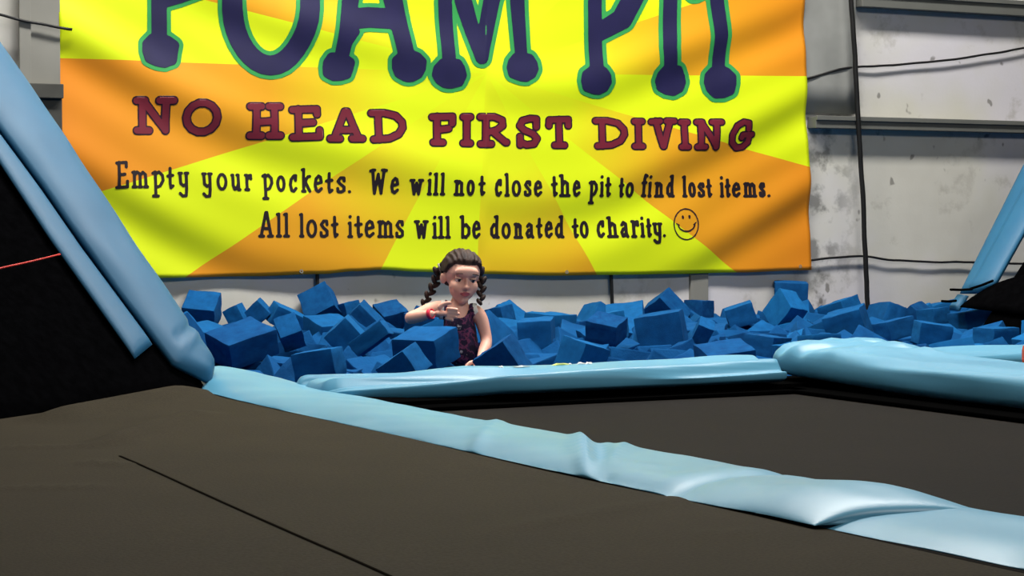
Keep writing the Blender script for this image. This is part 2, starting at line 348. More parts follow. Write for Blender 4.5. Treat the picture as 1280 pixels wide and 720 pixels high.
# stroke letters in a unit box, x to the right and y up
def el(a, b, c, d, a0=0, a1=360): return arc(a, b, c, d, a0, a1)
G = {
 'N': [[(0, 0), (.34, 0)], [(.16, 0), (.16, 1)], [(0, 1), (.22, 1)], [(.18, 1), (.8, .02)], [(.8, 0), (.8, 1)], [(.62, 1), (1, 1)]],
 'O': [el(.5, .5, .5, .5)],
 'H': [[(.2, 0), (.2, 1)], [(.8, 0), (.8, 1)], [(.2, .46), (.8, .5)], [(0, 0), (.38, 0)], [(0, 1), (.38, 1)], [(.62, 0), (1, 0)], [(.62, 1), (1, 1)]],
 'E': [[(.22, 0), (.22, 1)], [(0, .97), (.92, 1), (.92, .82)], [(.22, .5), (.76, .53)], [(0, 0), (1, .03), (1, .25)]],
 'A': [[(.12, 0), (.48, 1)], [(.48, 1), (.56, 1), (.88, 0)], [(.28, .32), (.72, .32)], [(0, 0), (.3, 0)], [(.68, 0), (1, 0)]],
 'D': [[(.22, 0), (.22, 1)], [(0, 1), (.42, 1), (.78, .9), (.98, .66), (1, .45), (.86, .2), (.55, .04), (.05, 0)]],
 'F': [[(.24, 0), (.24, 1)], [(0, .98), (1, 1), (1, .74)], [(.24, .48), (.82, .54)], [(.04, 0), (.52, 0)]],
 'I': [[(.5, 0), (.5, 1)], [(0, 0), (1, 0)], [(0, 1), (1, 1)]],
 'R': [[(.22, 0), (.22, 1)], [(0, 1), (.55, 1), (.84, .88), (.86, .68), (.6, .5), (.22, .42)], [(.48, .45), (.96, .06), (1, .06)], [(.02, 0), (.42, 0)]],
 'S': [[(.94, .68), (.94, .98), (.6, 1), (.2, .92), (.06, .72), (.3, .55), (.75, .42), (.96, .24), (.8, .04), (.4, .0), (.1, .1)], [(.06, 0), (.06, .32)]],
 'T': [[(0, .76), (.02, .98), (1, 1), (1, .76)], [(.52, 0), (.52, 1)], [(.28, 0), (.78, 0)]],
 'V': [[(.2, 1), (.48, 0)], [(.82, 1), (.5, 0)], [(0, .97), (.38, 1)], [(.66, 1), (1, 1)]],
 'G': [[(.82, .72), (.8, .96), (.55, 1), (.25, .85), (.04, .5), (.06, .2), (.3, .0), (.6, .04), (.84, .22), (.88, .48)], [(.52, .4), (.56, .5), (1, .52)]],
 'e': [[(.04, .48), (.96, .6), (.8, .92), (.5, 1), (.15, .82), (0, .45), (.15, .1), (.5, 0), (.95, .2)]],
 'm': [[(.1, 0), (.1, 1)], [(0, .97), (.12, 1)], [(.1, .75), (.3, 1), (.5, .85), (.5, 0)], [(.5, .75), (.7, .98), (.88, .82), (.9, 0)], [(0, 0), (.22, 0)], [(.42, 0), (.58, 0)], [(.8, 0), (1, 0)]],
 'p': [[(.24, 0), (.24, 1)], [(0, .95), (.24, 1)], [(.24, .9), (.6, 1), (.95, .85), (1, .65), (.7, .42), (.24, .36)], [(0, 0), (.48, 0)]],
 't': [[(.45, 1), (.45, .2), (.58, 0), (.98, .1)], [(0, .6), (.95, .64)]],
 'y': [[(.12, .98), (.2, .55), (.5, .45), (.8, .52)], [(.82, 1), (.86, .3), (.8, .02), (.4, 0), (.12, .12)], [(0, 1), (.3, 1)], [(.7, 1), (1, 1)]],
 'o': [el(.5, .5, .5, .5)],
 'u': [[(.14, 1), (.14, .3), (.35, .02), (.6, .1), (.82, .4)], [(.82, 1), (.84, 0)], [(0, 1), (.16, 1)], [(.66, 1), (.84, 1)], [(.82, 0), (1, 0)]],
 'r': [[(.25, 0), (.25, 1)], [(0, 1), (.25, 1)], [(.25, .62), (.55, .95), (.95, 1), (.98, .75)], [(0, 0), (.55, 0)]],
 'c': [[(.92, .7), (.95, 1), (.6, .98), (.15, .75), (0, .4), (.2, .05), (.55, 0), (.98, .18)]],
 'k': [[(.18, 0), (.18, 1)], [(0, .98), (.18, 1)], [(.18, .3), (.7, .66), (.95, .68)], [(.42, .42), (.95, 0)], [(0, 0), (.36, 0)]],
 's': [[(.9, .76), (.86, .98), (.4, .98), (.06, .75), (.4, .55), (.9, .35), (.9, .1), (.5, 0), (.06, .04), (.02, .25)]],
 '.': [[(.4, .5), (.6, .5)]],
 'W': [[(.14, 1), (.3, 0)], [(.3, 0), (.5, .82)], [(.5, .82), (.72, 0)], [(.72, 0), (.86, 1)], [(0, .96), (.26, 1)], [(.74, 1), (1, .98)]],
 'w': [[(.14, 1), (.32, 0)], [(.32, 0), (.5, .8)], [(.5, .8), (.7, 0)], [(.7, 0), (.86, 1)], [(0, 1), (.28, 1)], [(.72, 1), (1, 1)]],
 'i': [[(.5, 0), (.5, .68)], [(.1, .66), (.5, .68)], [(0, 0), (1, 0)], [(.45, .98), (.55, 1)]],
 'l': [[(.5, 0), (.5, 1)], [(.05, .98), (.5, 1)], [(0, 0), (1, 0)]],
 'n': [[(.2, 0), (.2, 1)], [(0, .98), (.2, 1)], [(.2, .68), (.5, .98), (.78, .85), (.8, 0)], [(0, 0), (.4, 0)], [(.64, 0), (1, 0)]],
 'h': [[(.2, 0), (.2, 1)], [(0, .98), (.2, 1)], [(.2, .48), (.5, .7), (.78, .6), (.8, 0)], [(0, 0), (.4, 0)], [(.62, 0), (1, 0)]],
 'f': [[(.4, 0), (.4, .8), (.6, 1), (1, .96)], [(0, .62), (.85, .64)], [(.1, 0), (.8, 0)]],
 'd': [[(.8, 0), (.8, 1)], [(.55, .98), (.8, 1)], [(.8, .55), (.4, .62), (.08, .42), (.08, .15), (.4, 0), (.8, .18)], [(.8, 0), (1, 0)]],
 'b': [[(.2, 0), (.2, 1)], [(0, .98), (.2, 1)], [(.2, .5), (.6, .62), (.95, .45), (.95, .18), (.6, 0), (.2, .08)]],
 'a': [[(.15, .82), (.4, 1), (.75, .9), (.78, .2), (1, 0)], [(.78, .55), (.35, .55), (.05, .3), (.25, .02), (.55, .08), (.78, .3)]],
}
def line(chars, r):
    out = []
    for ch, x0, x1, y0, y1 in chars:
        for s in G[ch]:
            out.append(([(x0 + r + (x1 - x0 - 2 * r) * a, y1 - r - (y1 - y0 - 2 * r) * b) for a, b in s], r))
    return out
L1 = [('N', 164.6, 221, 120, 169), ('O', 226, 275, 123, 171), ('H', 304.7, 354, 127.7, 175.4), ('E', 358, 403, 131, 177.5), ('A', 405, 456.6, 134, 179), ('D', 457.7, 507.8, 136, 180),
      ('F', 533.7, 569.7, 140.4, 183.7), ('I', 572.5, 592, 141, 184.5), ('R', 593.6, 637, 141, 185.4), ('S', 642, 676, 143, 186.5), ('T', 680, 714.5, 144.3, 186.8),
      ('D', 738.6, 784.3, 146, 187.6), ('I', 787, 806.6, 146.8, 188), ('V', 808, 846.6, 146.4, 188), ('I', 844.6, 862.5, 148, 188.7), ('N', 864, 903.7, 148, 188.7), ('G', 906.8, 942.7, 148, 189.7)]
for k, c in enumerate(L1):
    st = line([c], 5.8 - 1.0 * k / 16)
    o = ink('printed_letter', st, .0024, M['ink_maroon'], banner, -1.7, .8); tag(o, 'maroon letter %s' % c[0])
    tag(ink('outline', st, .0012, M['ink_dark'], o, 0, .8), 'dark outline')
def words(L):
    w = []
    for k, c in enumerate(L):
        w.append(c)
        if k == len(L) - 1 or L[k + 1][1] - c[2] > 6.9:
            tag(ink('printed_word', line(w, 1.95), .0014, M['ink_black'], banner, 0, .75), 'black printed word %s' % ''.join(q[0] for q in w).rstrip('.')); w = []
L2 = [('E', 142, 159, 201, 236.4), ('m', 162, 184, 213, 235.5), ('p', 187.4, 204, 213, 247), ('t', 206, 216.5, 208.6, 236.7), ('y', 220, 235, 214.6, 247),
      ('y', 249.8, 264.5, 215.4, 247.6), ('o', 269, 283, 216, 238.5), ('u', 286.7, 300.5, 217, 239), ('r', 304, 315, 217, 239),
      ('p', 326.5, 341.5, 216.6, 250), ('o', 345, 357, 219, 240), ('c', 361, 372, 217.5, 241), ('k', 375.8, 389.6, 209.8, 241), ('e', 392, 404, 218, 241.5), ('t', 406, 417, 215, 242), ('s', 419.7, 432.6, 220, 242), ('.', 434, 438.8, 237, 242),
      ('W', 459.6, 483, 210.6, 243.6), ('e', 486.7, 498, 221, 243), ('w', 509.7, 528.4, 223.5, 244.4), ('i', 532, 538.6, 215, 244.5), ('l', 539.6, 546.7, 215.4, 244.6), ('l', 548, 555, 215.4, 244.6),
      ('n', 565, 579, 224.5, 245), ('o', 581, 591.4, 224.5, 245), ('t', 595.5, 605, 219.5, 245), ('c', 616, 625.5, 223.5, 246), ('l', 628, 635, 216, 246), ('o', 637, 649, 225, 246), ('s', 652, 662.5, 225, 246), ('e', 664.5, 675.7, 225, 246),
      ('t', 686, 695, 220, 246), ('h', 696, 711, 217.4, 246.4), ('e', 713, 723.4, 225, 246.4), ('p', 733, 745, 225.5, 255.4), ('i', 747, 752.8, 219, 246.5), ('t', 753.5, 762, 221, 246.5), ('t', 771, 778.6, 222, 247), ('o', 780, 791, 227.5, 247),
      ('f', 800, 808.6, 217, 246.5), ('i', 808.8, 814.4, 219, 246.8), ('n', 817, 830, 227, 247), ('d', 832, 843.2, 218, 247), ('l', 852, 859, 219, 247), ('o', 860, 869.5, 227.5, 247), ('s', 871, 881, 227.5, 247), ('t', 881.6, 889.4, 223.4, 247),
      ('i', 898.5, 904, 220, 247), ('t', 904.6, 912.4, 223, 247), ('e', 913.5, 924.7, 227.5, 247), ('m', 927.5, 944.4, 227.5, 247), ('s', 946, 954.7, 227.5, 247), ('.', 956, 959.6, 242.5, 247)]
words(L2)
L3 = [('A', 321, 341, 263.7, 297), ('l', 343, 351, 265.5, 297), ('l', 352, 361, 265.5, 297), ('l', 372, 379, 266, 297), ('o', 381, 395, 274, 297.5), ('s', 397.5, 410, 274, 297.5), ('t', 412, 422, 269.5, 297.5),
      ('i', 432.5, 440, 268.7, 297.5), ('t', 441, 452.5, 269.5, 297.5), ('e', 454, 467.5, 274.4, 297.5), ('m', 470, 491, 275, 297.5), ('s', 492.5, 504.5, 274.5, 298), ('w', 516, 535, 275, 298.7), ('i', 538.7, 546, 269.5, 298.5), ('l', 546, 554.5, 269.5, 298.5), ('l', 555, 562.5, 269.5, 298.5),
      ('b', 573, 587.5, 268.7, 298.7), ('e', 588.7, 600, 275.5, 298.7), ('d', 611, 624, 268.7, 298.5), ('o', 626, 638, 278, 298.7), ('n', 641, 653.4, 278, 298.7), ('a', 655.6, 667.4, 278, 298.5), ('t', 669, 678, 272, 298), ('e', 680, 691, 276, 298), ('d', 692.5, 705, 268.7, 298),
      ('t', 714, 723.2, 272.7, 298), ('o', 724, 735.2, 276, 298), ('c', 744.7, 755.2, 275, 297.5), ('h', 757, 771.6, 270, 297.5), ('a', 773, 784.5, 276, 297.5), ('r', 786.4, 797.4, 275, 297.5), ('i', 797.8, 804, 270.6, 297), ('t', 805, 812.4, 272.7, 297), ('y', 812.8, 825.5, 278, 305), ('.', 825.7, 830, 292, 297)]
words(L3)
sm = [(arc(855.3, 280.2, 15.2, 19.2, 0, 360, 32), .75), (arc(855.6, 279.3, 10.6, 9.8, 8, 172, 16), .9), ([(843.2, 279.6), (846.6, 281.2)], .7), ([(864.6, 280.6), (867.8, 278)], .7), ([(851.2, 270.4), (851.3, 272.2)], 1.3), ([(859.5, 270), (859.6, 271.8)], 1.3)]
ink('smiley_print', sm, .0014, M['ink_dark'], banner, 0, .6)
# eyelets along the lower hem
for px, py in ((84, 344), (375, 339), (706, 340), (998, 333)):
    c = bpt(px, py, .004); vv = []; ff = []
    for k in range(12):
        a = 2 * PI * k / 12
        for r_, o_ in ((.004, 0), (.009, 0)): vv.append((c.x + r_ * math.cos(a), c.y, c.z + r_ * math.sin(a)))
    for k in range(12): ff.append((2 * k, 2 * ((k + 1) % 12), 2 * ((k + 1) % 12) + 1, 2 * k + 1))
    mesh('eyelet', vv, ff, M['column'], banner)
# ------------------------------------------------------------------ cables on the wall
YC = YW - .02
def cable(pts, r, label, Y=YC, jit=.004):
    o = tube('cable', [at_y(x, y, Y) for x, y in pts], r, M['cable'], jitter=jit)
    return tag(o, label, 'cable')
cable([(1055, -240), (1061, -60), (1064, 0), (1068, 60), (1071, 120), (1075, 190), (1079, 260), (1082, 330), (1085, 392)], .013, 'thick black cable hanging down the white wall right of the banner', YW - .085)
cable([(985, 103), (1007, 98.5), (1030, 93), (1060, 84.5), (1100, 82.5), (1150, 78.5), (1200, 73), (1250, 65.5), (1300, 56), (1400, 38), (1560, 20)], .006, 'thin black wire sagging across the wall at the level of the big letters')
cable([(995, 328), (1030, 323.5), (1068, 320.5), (1085, 321), (1110, 324.5), (1160, 327), (1215, 328), (1290, 330)], .006, 'thin black wire running along the wall low down, right of the banner')
cable([(-40, 8), (0, 18), (40, 28), (90, 37)], .006, 'thin black wire crossing the grey column left of the banner', YW - .075)
cable([(396.5, 337), (397, 345), (397, 400)], .009, 'short black cable hanging below the banner, left of the girl', YC)
cable([(763.5, 338), (764, 345), (766, 396)], .009, 'short black cable hanging below the banner, right of the girl', YC)
# ------------------------------------------------------------------ jump mats
def fold_mat(x, y):
    d = 0
    for (ax, ay), (bx, by), w, h in mat_ridges:
        L2 = (bx - ax) ** 2 + (by - ay) ** 2; t_ = ((x - ax) * (bx - ax) + (y - ay) * (by - ay)) / L2
        if -.15 < t_ < 1.15:
            tt = min(1, max(0, t_)); d += h * gauss(math.hypot(x - ax - (bx - ax) * tt, y - ay - (by - ay) * tt), w) * sstep(-.15, .15, t_) * sstep(1.15, .85, t_)
    return d
pz = lambda px, py: tuple(at_z(px, py, 0)[:2])
mat_ridges = [(pz(60, 526), pz(240, 491), .07, .032), (pz(130, 556), pz(250, 517), .05, .022), (pz(100, 578), pz(160, 582), .02, .008), (pz(0, 560), pz(130, 558), .02, .007), (pz(0, 610), pz(130, 608), .02, .006), (pz(640, 660), pz(860, 622), .03, .004), (pz(870, 668), pz(960, 664), .02, .004)]
EL = Vector((-.813, -.582, 0)); PL = Vector((2.24, 6.20, .02))     # foot of the leaning corner trampoline and the line it stands on
def left_mat():
    nx, ny = 120, 190; V = []; Fc = []
    for j in range(ny + 1):
        for i in range(nx + 1):
            u = i / nx; w = j / ny
            x = -1.3 + (2.36 + 1.3) * u
            yfar = PL.y + .10 + (x - PL.x) * EL.y / EL.x if x < PL.x else PL.y + .33
            y = -.6 + (yfar + .6) * (1 - (1 - w) ** 1.25)
            V.append((x, y, fold_mat(x, y) + .004 * nz(x * 1.2, y * 1.2)))
    for j in range(ny):
        for i in range(nx): a = j * (nx + 1) + i; Fc.append((a, a + 1, a + nx + 2, a + nx + 1))
    return V, Fc
tb = empty('trampoline_bed', (0, 0, 0)); tag(tb, 'brown-grey woven trampoline mat in the left foreground, crossed by a dark seam', 'trampoline')
v, f = left_mat(); o = mesh('jump_mat', v, f, M['mat'], tb); o.modifiers.new('thick', 'SOLIDIFY').thickness = .012
def strip(name, pts, w, z, mat, parent):
    P = catmull(pts, 8); V = []; Fc = []
    for i, p in enumerate(P):
        t_ = (P[min(i + 1, len(P) - 1)] - P[max(i - 1, 0)]).normalized(); nrm = Vector((-t_.y, t_.x, 0))
        hz = fold_mat(p.x, p.y) + .004 * nz(p.x * 1.2, p.y * 1.2) + z
        for s, dz in ((-.5, -.6 * z), (-.3, 0), (.3, 0), (.5, -.6 * z)): q = p + nrm * w * s; V.append((q.x, q.y, hz + dz))
    for i in range(len(P) - 1):
        for k in range(3): Fc.append((4 * i + k, 4 * i + k + 1, 4 * i + k + 5, 4 * i + k + 4))
    return mesh(name, V, Fc, mat, parent)
M['seam'] = plain('seam_thread', (20, 18, 15), .9, 0)
seam = [at_z(x, y, 0) for x, y in ((150, 571), (210, 597), (290, 633), (370, 668), (440, 698), (520, 734))]
tag(strip('seam', seam, .008, .002, M['seam'], tb), 'dark stitched seam')
tb = empty('trampoline_bed', (3, 4, 0)); tag(tb, 'dark woven trampoline mat on the right, between the long blue pad and the pit', 'trampoline')
V = []; Fc = []
for j in range(81):
    for i in range(41):
        x = 2.2 + 1.85 * i / 40; y = .3 + 5.02 * j / 80
        V.append((x - 3, y - 4, -.012 * math.sin(PI * i / 40) * math.sin(PI * j / 80) + .003 * nz(x, y)))
for j in range(80):
    for i in range(40): a = j * 41 + i; Fc.append((a, a + 1, a + 42, a + 41))
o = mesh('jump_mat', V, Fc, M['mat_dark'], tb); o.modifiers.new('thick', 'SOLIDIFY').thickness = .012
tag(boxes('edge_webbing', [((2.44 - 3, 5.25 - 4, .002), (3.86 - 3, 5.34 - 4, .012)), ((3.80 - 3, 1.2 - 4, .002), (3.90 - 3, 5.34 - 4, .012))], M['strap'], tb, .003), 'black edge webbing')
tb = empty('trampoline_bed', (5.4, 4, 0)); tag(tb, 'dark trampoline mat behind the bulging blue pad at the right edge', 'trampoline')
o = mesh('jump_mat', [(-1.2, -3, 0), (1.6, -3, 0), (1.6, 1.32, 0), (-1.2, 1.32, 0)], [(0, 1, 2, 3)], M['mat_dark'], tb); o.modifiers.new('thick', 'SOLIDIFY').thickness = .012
# ------------------------------------------------------------------ pads
def pad(name, A, B, width, h0, h1, mat, wr, n=150, m=40, tip=(0, 0), wid=None, zoff=None, sq=.55, parent=None, skewA=0, skewB=0, bend=None, flap=False):
    """a stuffed vinyl pad lying from A to B: bottom h0, crest h1; wr(s, t) wrinkles its top (s along in metres, t across -1..1)"""
    A = Vector(A); B = Vector(B); L = (B - A).length; d = (B - A) / L; nr = Vector((d.y, -d.x, 0)).normalized()
    V = []; Fc = []
    for i in range(n + 1):
        u = i / n; s = L * u
        e = min(1, (s + 1e-6) / tip[0]) if tip[0] else 1; e2 = min(1, (L - s + 1e-6) / tip[1]) if tip[1] else 1
        k = math.sqrt(max(.0, 1 - (1 - e) ** 2)) * math.sqrt(max(.0, 1 - (1 - e2) ** 2)); k = max(k, .02)
        w = (wid(s) if wid else width) * (1 if flap else .7 + .3 * k); zb = zoff(s) if zoff else 0
        for q in range(m):
            a = 2 * PI * q / m; ca, sa = math.cos(a), math.sin(a)
            t_ = math.copysign(abs(ca) ** sq, ca); zz = math.copysign(abs(sa) ** (sq if sa < 0 else sq * 1.25), sa)
            if flap: t_ = ca
            hm = (h0 + h1) / 2; z = hm + zz * (h1 - h0) / 2 * k + zb
            if flap: z = zb * (1 - .75 * abs(t_) ** 3) + h0 + ((h1 - h0) * (1 - abs(t_) ** 3) * k if sa > 0 else 0)
            if sa > 0: z += wr(s, t_) * (sa ** .5) * min(1, k * 1.3)
            sk = (skewA * (1 - u) ** 8 + skewB * u ** 8) * t_
            p = A + d * (s + sk) - nr * (bend(s) if bend else 0) + nr * (w / 2 * t_ + .006 * nz(s * 3, q * .2, 5)); V.append((p.x, p.y, z))
    for i in range(n):
        for q in range(m): Fc.append((i * m + q, (i + 1) * m + q, (i + 1) * m + (q + 1) % m, i * m + (q + 1) % m))
    Fc.append(tuple(range(m))); Fc.append(tuple(n * m + q for q in range(m))[::-1])
    return mesh(name, V, Fc, mat, parent)
# long divider between the two mats: s runs from the pit toward the camera
def wr_div(s, t):
    z = .006 * nz(s * 2.3, t * .9, 1) + .003 * nz(s * 7 + t * 3, t * 2, 2)
    for s0, w, h, sl in ((1.98, .035, .008, .22), (2.42, .03, .012, .30), (2.50, .035, -.012, .30), (2.58, .03, .007, .2), (2.98, .05, .004, .02), (3.06, .03, -.006, .02), (3.14, .06, .003, .05)):
        z += h * gauss(s - s0 - sl * t, w)
    return z
P1 = pad('frame_pad', (2.345, 6.48, 0), (2.355, 2.895, 0), .29, .001, .036, M['pad'], wr_div, 460, 44, tip=(.02, .22), skewB=-.06, wid=lambda s: .295 + .05 * s / 3.6, flap=True, zoff=lambda s: .022 * sstep(3.1, 3.45, s) + .022 * sstep(.75, .15, s))
tag(P1, 'long light blue vinyl pad running between the two mats from the pit toward the camera', 'pad')
def wr_div2(s, t):
    return .010 * nz(s * 3, t * 1.2, 8) + .012 * gauss(s - .52 - .12 * t, .05) - .014 * gauss(s - .62 - .15 * t, .05) - .02 * sstep(.2, -.9, t) * sstep(.5, .9, s)
P2_ = pad('frame_pad', (2.39, 3.05, 0), (2.42, 1.3, 0), .37, .001, .030, M['pad'], wr_div2, 110, 40, tip=(.02, .02), flap=True)
tag(P2_, 'light blue vinyl pad at the bottom right corner, its end tucked under the long pad', 'pad')
# pads along the front edge of the pit
def wr_pit(s, t):
    q = t + .35 * (s - .8)
    return .015 * math.sin(9.5 * q + 1.2 * nz(s * 1.3, t, 3)) + .008 * math.sin(17 * q + 2 * nz(s, t, 6)) + .006 * nz(s * 2.5, t, 1)
o = pad('frame_pad', (2.42, 5.47, 0), (3.82, 5.47, 0), .36, .026, .088, M['pad'], wr_pit, 170, 48, tip=(.04, .03), bend=lambda s: .34 * max(0, 1 - s / .5) ** 1.7, zoff=lambda s: -.036 * max(0, 1 - s / .4))
tag(o, 'creased light blue vinyl pad along the front edge of the foam pit, below the girl', 'pad')
o = pad('frame_pad', (4.12, 5.47, 0), (7.3, 5.47, 0), .36, .026, .092, M['pad'], lambda s, t: .6 * wr_pit(s + 2, t), 150, 40, tip=(.04, .03))
tag(o, 'light blue pad along the pit edge at far right, partly behind the bulging pad', 'pad')
def wr_b(s, t):
    return .012 * gauss(s - .28, .3) * (1 - .3 * t) + .005 * nz(s * 3, t * 2, 2) + .014 * gauss(s - .14 + .1 * t, .022) - .016 * gauss(s - .20 + .12 * t, .024) + .010 * gauss(s - .27 + .13 * t, .025) - .016 * gauss(s - .34 + .14 * t, .026) + .008 * gauss(s - .43 + .1 * t, .03) + .006 * math.sin(14 * (t + .5 * s)) * sstep(.2, .6, s)
o = pad('frame_pad', (4.07, 5.56, 0), (4.11, 1.2, 0), .35, .014, .118, M['pad'], wr_b, 220, 48, tip=(.16, .03), sq=.45, zoff=lambda s: .018 * gauss(s - .15, .35))
tag(o, 'bulging light blue pad at right whose rounded end overlaps the pit edge pad', 'pad')
# orange-red block at the right edge of the frame
pc = at_z(1274.5, 458, .095)
o = boxes('padded_block', [((pc.x, pc.y - .25, .095), (pc.x + .12, pc.y, .165))], M['orange_pad'], bevel=.02)
tag(o, 'orange-red padded block cut off by the right edge of the picture', 'block')
# ------------------------------------------------------------------ leaning trampolines at the two ends of the pit
def slab(name, Ledge, Redge, P, N, th, mat, parent, n=60, m=18, puff=.03, base=0., wr=None):
    """pad on the plane (P, N) between two edges traced as pixel polylines"""
    def samp(E, u):
        L = [math.hypot(b[0] - a[0], b[1] - a[1]) for a, b in zip(E, E[1:])]; T = sum(L) * u
        for (a, b), l in zip(zip(E, E[1:]), L):
            if T <= l + 1e-6: return (a[0] + (b[0] - a[0]) * T / l, a[1] + (b[1] - a[1]) * T / l)
            T -= l
        return E[-1]
    V = []; Fc = []; O = parent.location
    for i in range(n + 1):
        u = i / n; a = at_plane(*samp(Ledge, u), P, N); b = at_plane(*samp(Redge, u), P, N)
        e = math.sqrt(max(0, 1 - (1 - min(1, u / .04)) ** 2)) * math.sqrt(max(0, 1 - (1 - min(1, (1 - u) / .04)) ** 2))
        for q in range(m + 1):
            w = q / m; h = th * (.35 + .65 * (1 - abs(2 * w - 1) ** 4)) * (.4 + .6 * e)
            h += puff * (1 - (2 * w - 1) ** 2) * e + (wr(u, w) if wr else 0) * e
            V.append(a + (b - a) * w + N * (base + h) - O)
        for q in range(m + 1): V.append(a + (b - a) * q / m + N * base - O)
    K = 2 * (m + 1)
    for i in range(n):
        for q in range(m):
            a = i * K + q; Fc.append((a, a + 1, a + K + 1, a + K)); a += m + 1; Fc.append((a, a + K, a + K + 1, a + 1))
        for q in (0, m):
            a = i * K + q; b = a + m + 1; Fc.append((a, a + K, b + K, b) if q == 0 else (a, b, b + K, a + K))
    for i in (0, n):
        r = [i * K + q for q in range(m + 1)] + [i * K + m + 1 + q for q in range(m, -1, -1)]; Fc.append(tuple(r if i else r[::-1]))
    o = mesh(name, V, Fc, mat, parent)
    bm = bmesh.new(); bm.from_mesh(o.data); bmesh.ops.recalc_face_normals(bm, faces=bm.faces); bm.to_mesh(o.data); bm.free()
    return o
nL = Vector((-.582, .813, 0)); th = math.radians(50)
UL = nL * math.cos(th) + Vector((0, 0, math.sin(th))); NL = UL.cross(EL).normalized()
if NL.dot(CAM - PL) < 0: NL = -NL
lt = empty('angled_trampoline', PL); tag(lt, 'leaning black trampoline with blue edge pads at the left end of the pit', 'trampoline')
# sheet of the black bed, from the edge pad away to the left
a = PL - EL * -.06; V = []; Fc = []
for j in range(21):
    for i in range(31):
        q = EL * (.02 + 2.6 * i / 30) + UL * (-.07 + 2.5 * j / 20)
        V.append(q - NL * (.02 + .03 * math.sin(PI * i / 30) * math.sin(PI * j / 20)) + NL * .004 * nz(i * .4, j * .4))
for j in range(20):
    for i in range(30): k = j * 31 + i; Fc.append((k, k + 1, k + 32, k + 31))
o = mesh('bed', V, Fc, M['black'], lt); o.modifiers.new('thick', 'SOLIDIFY').thickness = .012
slab('edge_pad', [(-110, 14), (-40, 113), (0, 166), (50, 233), (102, 308), (192, 429), (214, 458), (261, 481)], [(-60, -28), (0, 58), (72, 163), (118, 233), (161, 300), (205, 363), (244, 422), (266, 457)], PL, NL, .035, M['pad_shaded'], lt, 80, 22, .006,
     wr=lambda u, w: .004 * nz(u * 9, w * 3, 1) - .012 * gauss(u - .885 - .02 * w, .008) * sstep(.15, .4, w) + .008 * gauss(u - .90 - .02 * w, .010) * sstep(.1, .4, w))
slab('pad_flap', [(-130, 10), (-60, 118), (0, 206), (17, 232), (62, 300), (168, 449)], [(-112, 14), (-42, 113), (-2, 168), (48, 235), (100, 310), (190, 431)], PL, NL, .014, M['pad_shaded'], lt, 60, 12, .003)
rc = [at_plane(x, y, PL, NL) + NL * .012 - PL for x, y in ((-60, 353), (0, 338), (36, 330), (72, 321))]
tag(tube('cord', rc, .003, M['red'], lt), 'thin red cord')
PR = Vector((6.30, 7.45, .02)); UR = Vector((math.cos(math.radians(50)), 0, math.sin(math.radians(50)))); NR = Vector((-math.sin(math.radians(50)), 0, math.cos(math.radians(50))))
rt_ = empty('angled_trampoline', PR); tag(rt_, 'leaning black trampoline with a blue edge pad at the right end of the pit', 'trampoline')
V = []; Fc = []
for j in range(13):
    for i in range(13):
        V.append(Vector((0, -1.6 * i / 12 - .12, 0)) + UR * (1.8 * j / 12) - NR * (.02 + .02 * math.sin(PI * i / 12) * math.sin(PI * j / 12)))
for j in range(12):
    for i in range(12): k = j * 13 + i; Fc.append((k, k + 1, k + 14, k + 13))
o = mesh('bed', V, Fc, M['black'], rt_); o.modifiers.new('thick', 'SOLIDIFY').thickness = .012
slab('edge_pad', [(1345, 73), (1300, 160), (1278.5, 200), (1215, 326.6), (1197, 364)], [(1385, 75), (1340, 180), (1300, 253), (1280, 287), (1242.4, 354), (1221, 364)], PR, NR, .03, M['pad_shaded'], rt_, 50, 16, .005, base=-.02,
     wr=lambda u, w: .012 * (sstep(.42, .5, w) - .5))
slab('pad_tail', [(1195, 367), (1184, 384)], [(1208, 367), (1196, 386)], PR, NR, .02, M['pad_shaded'], rt_, 10, 8, .005, base=-.02)
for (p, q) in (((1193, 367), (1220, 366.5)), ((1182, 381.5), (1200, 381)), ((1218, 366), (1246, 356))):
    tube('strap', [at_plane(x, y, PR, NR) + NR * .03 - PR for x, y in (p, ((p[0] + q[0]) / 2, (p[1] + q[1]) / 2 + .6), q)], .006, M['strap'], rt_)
slab('skirt', [(1240, 357), (1215, 372), (1200, 384)], [(1330, 330), (1330, 365), (1330, 400)], PR, NR, .012, M['black'], rt_, 14, 10, .01)
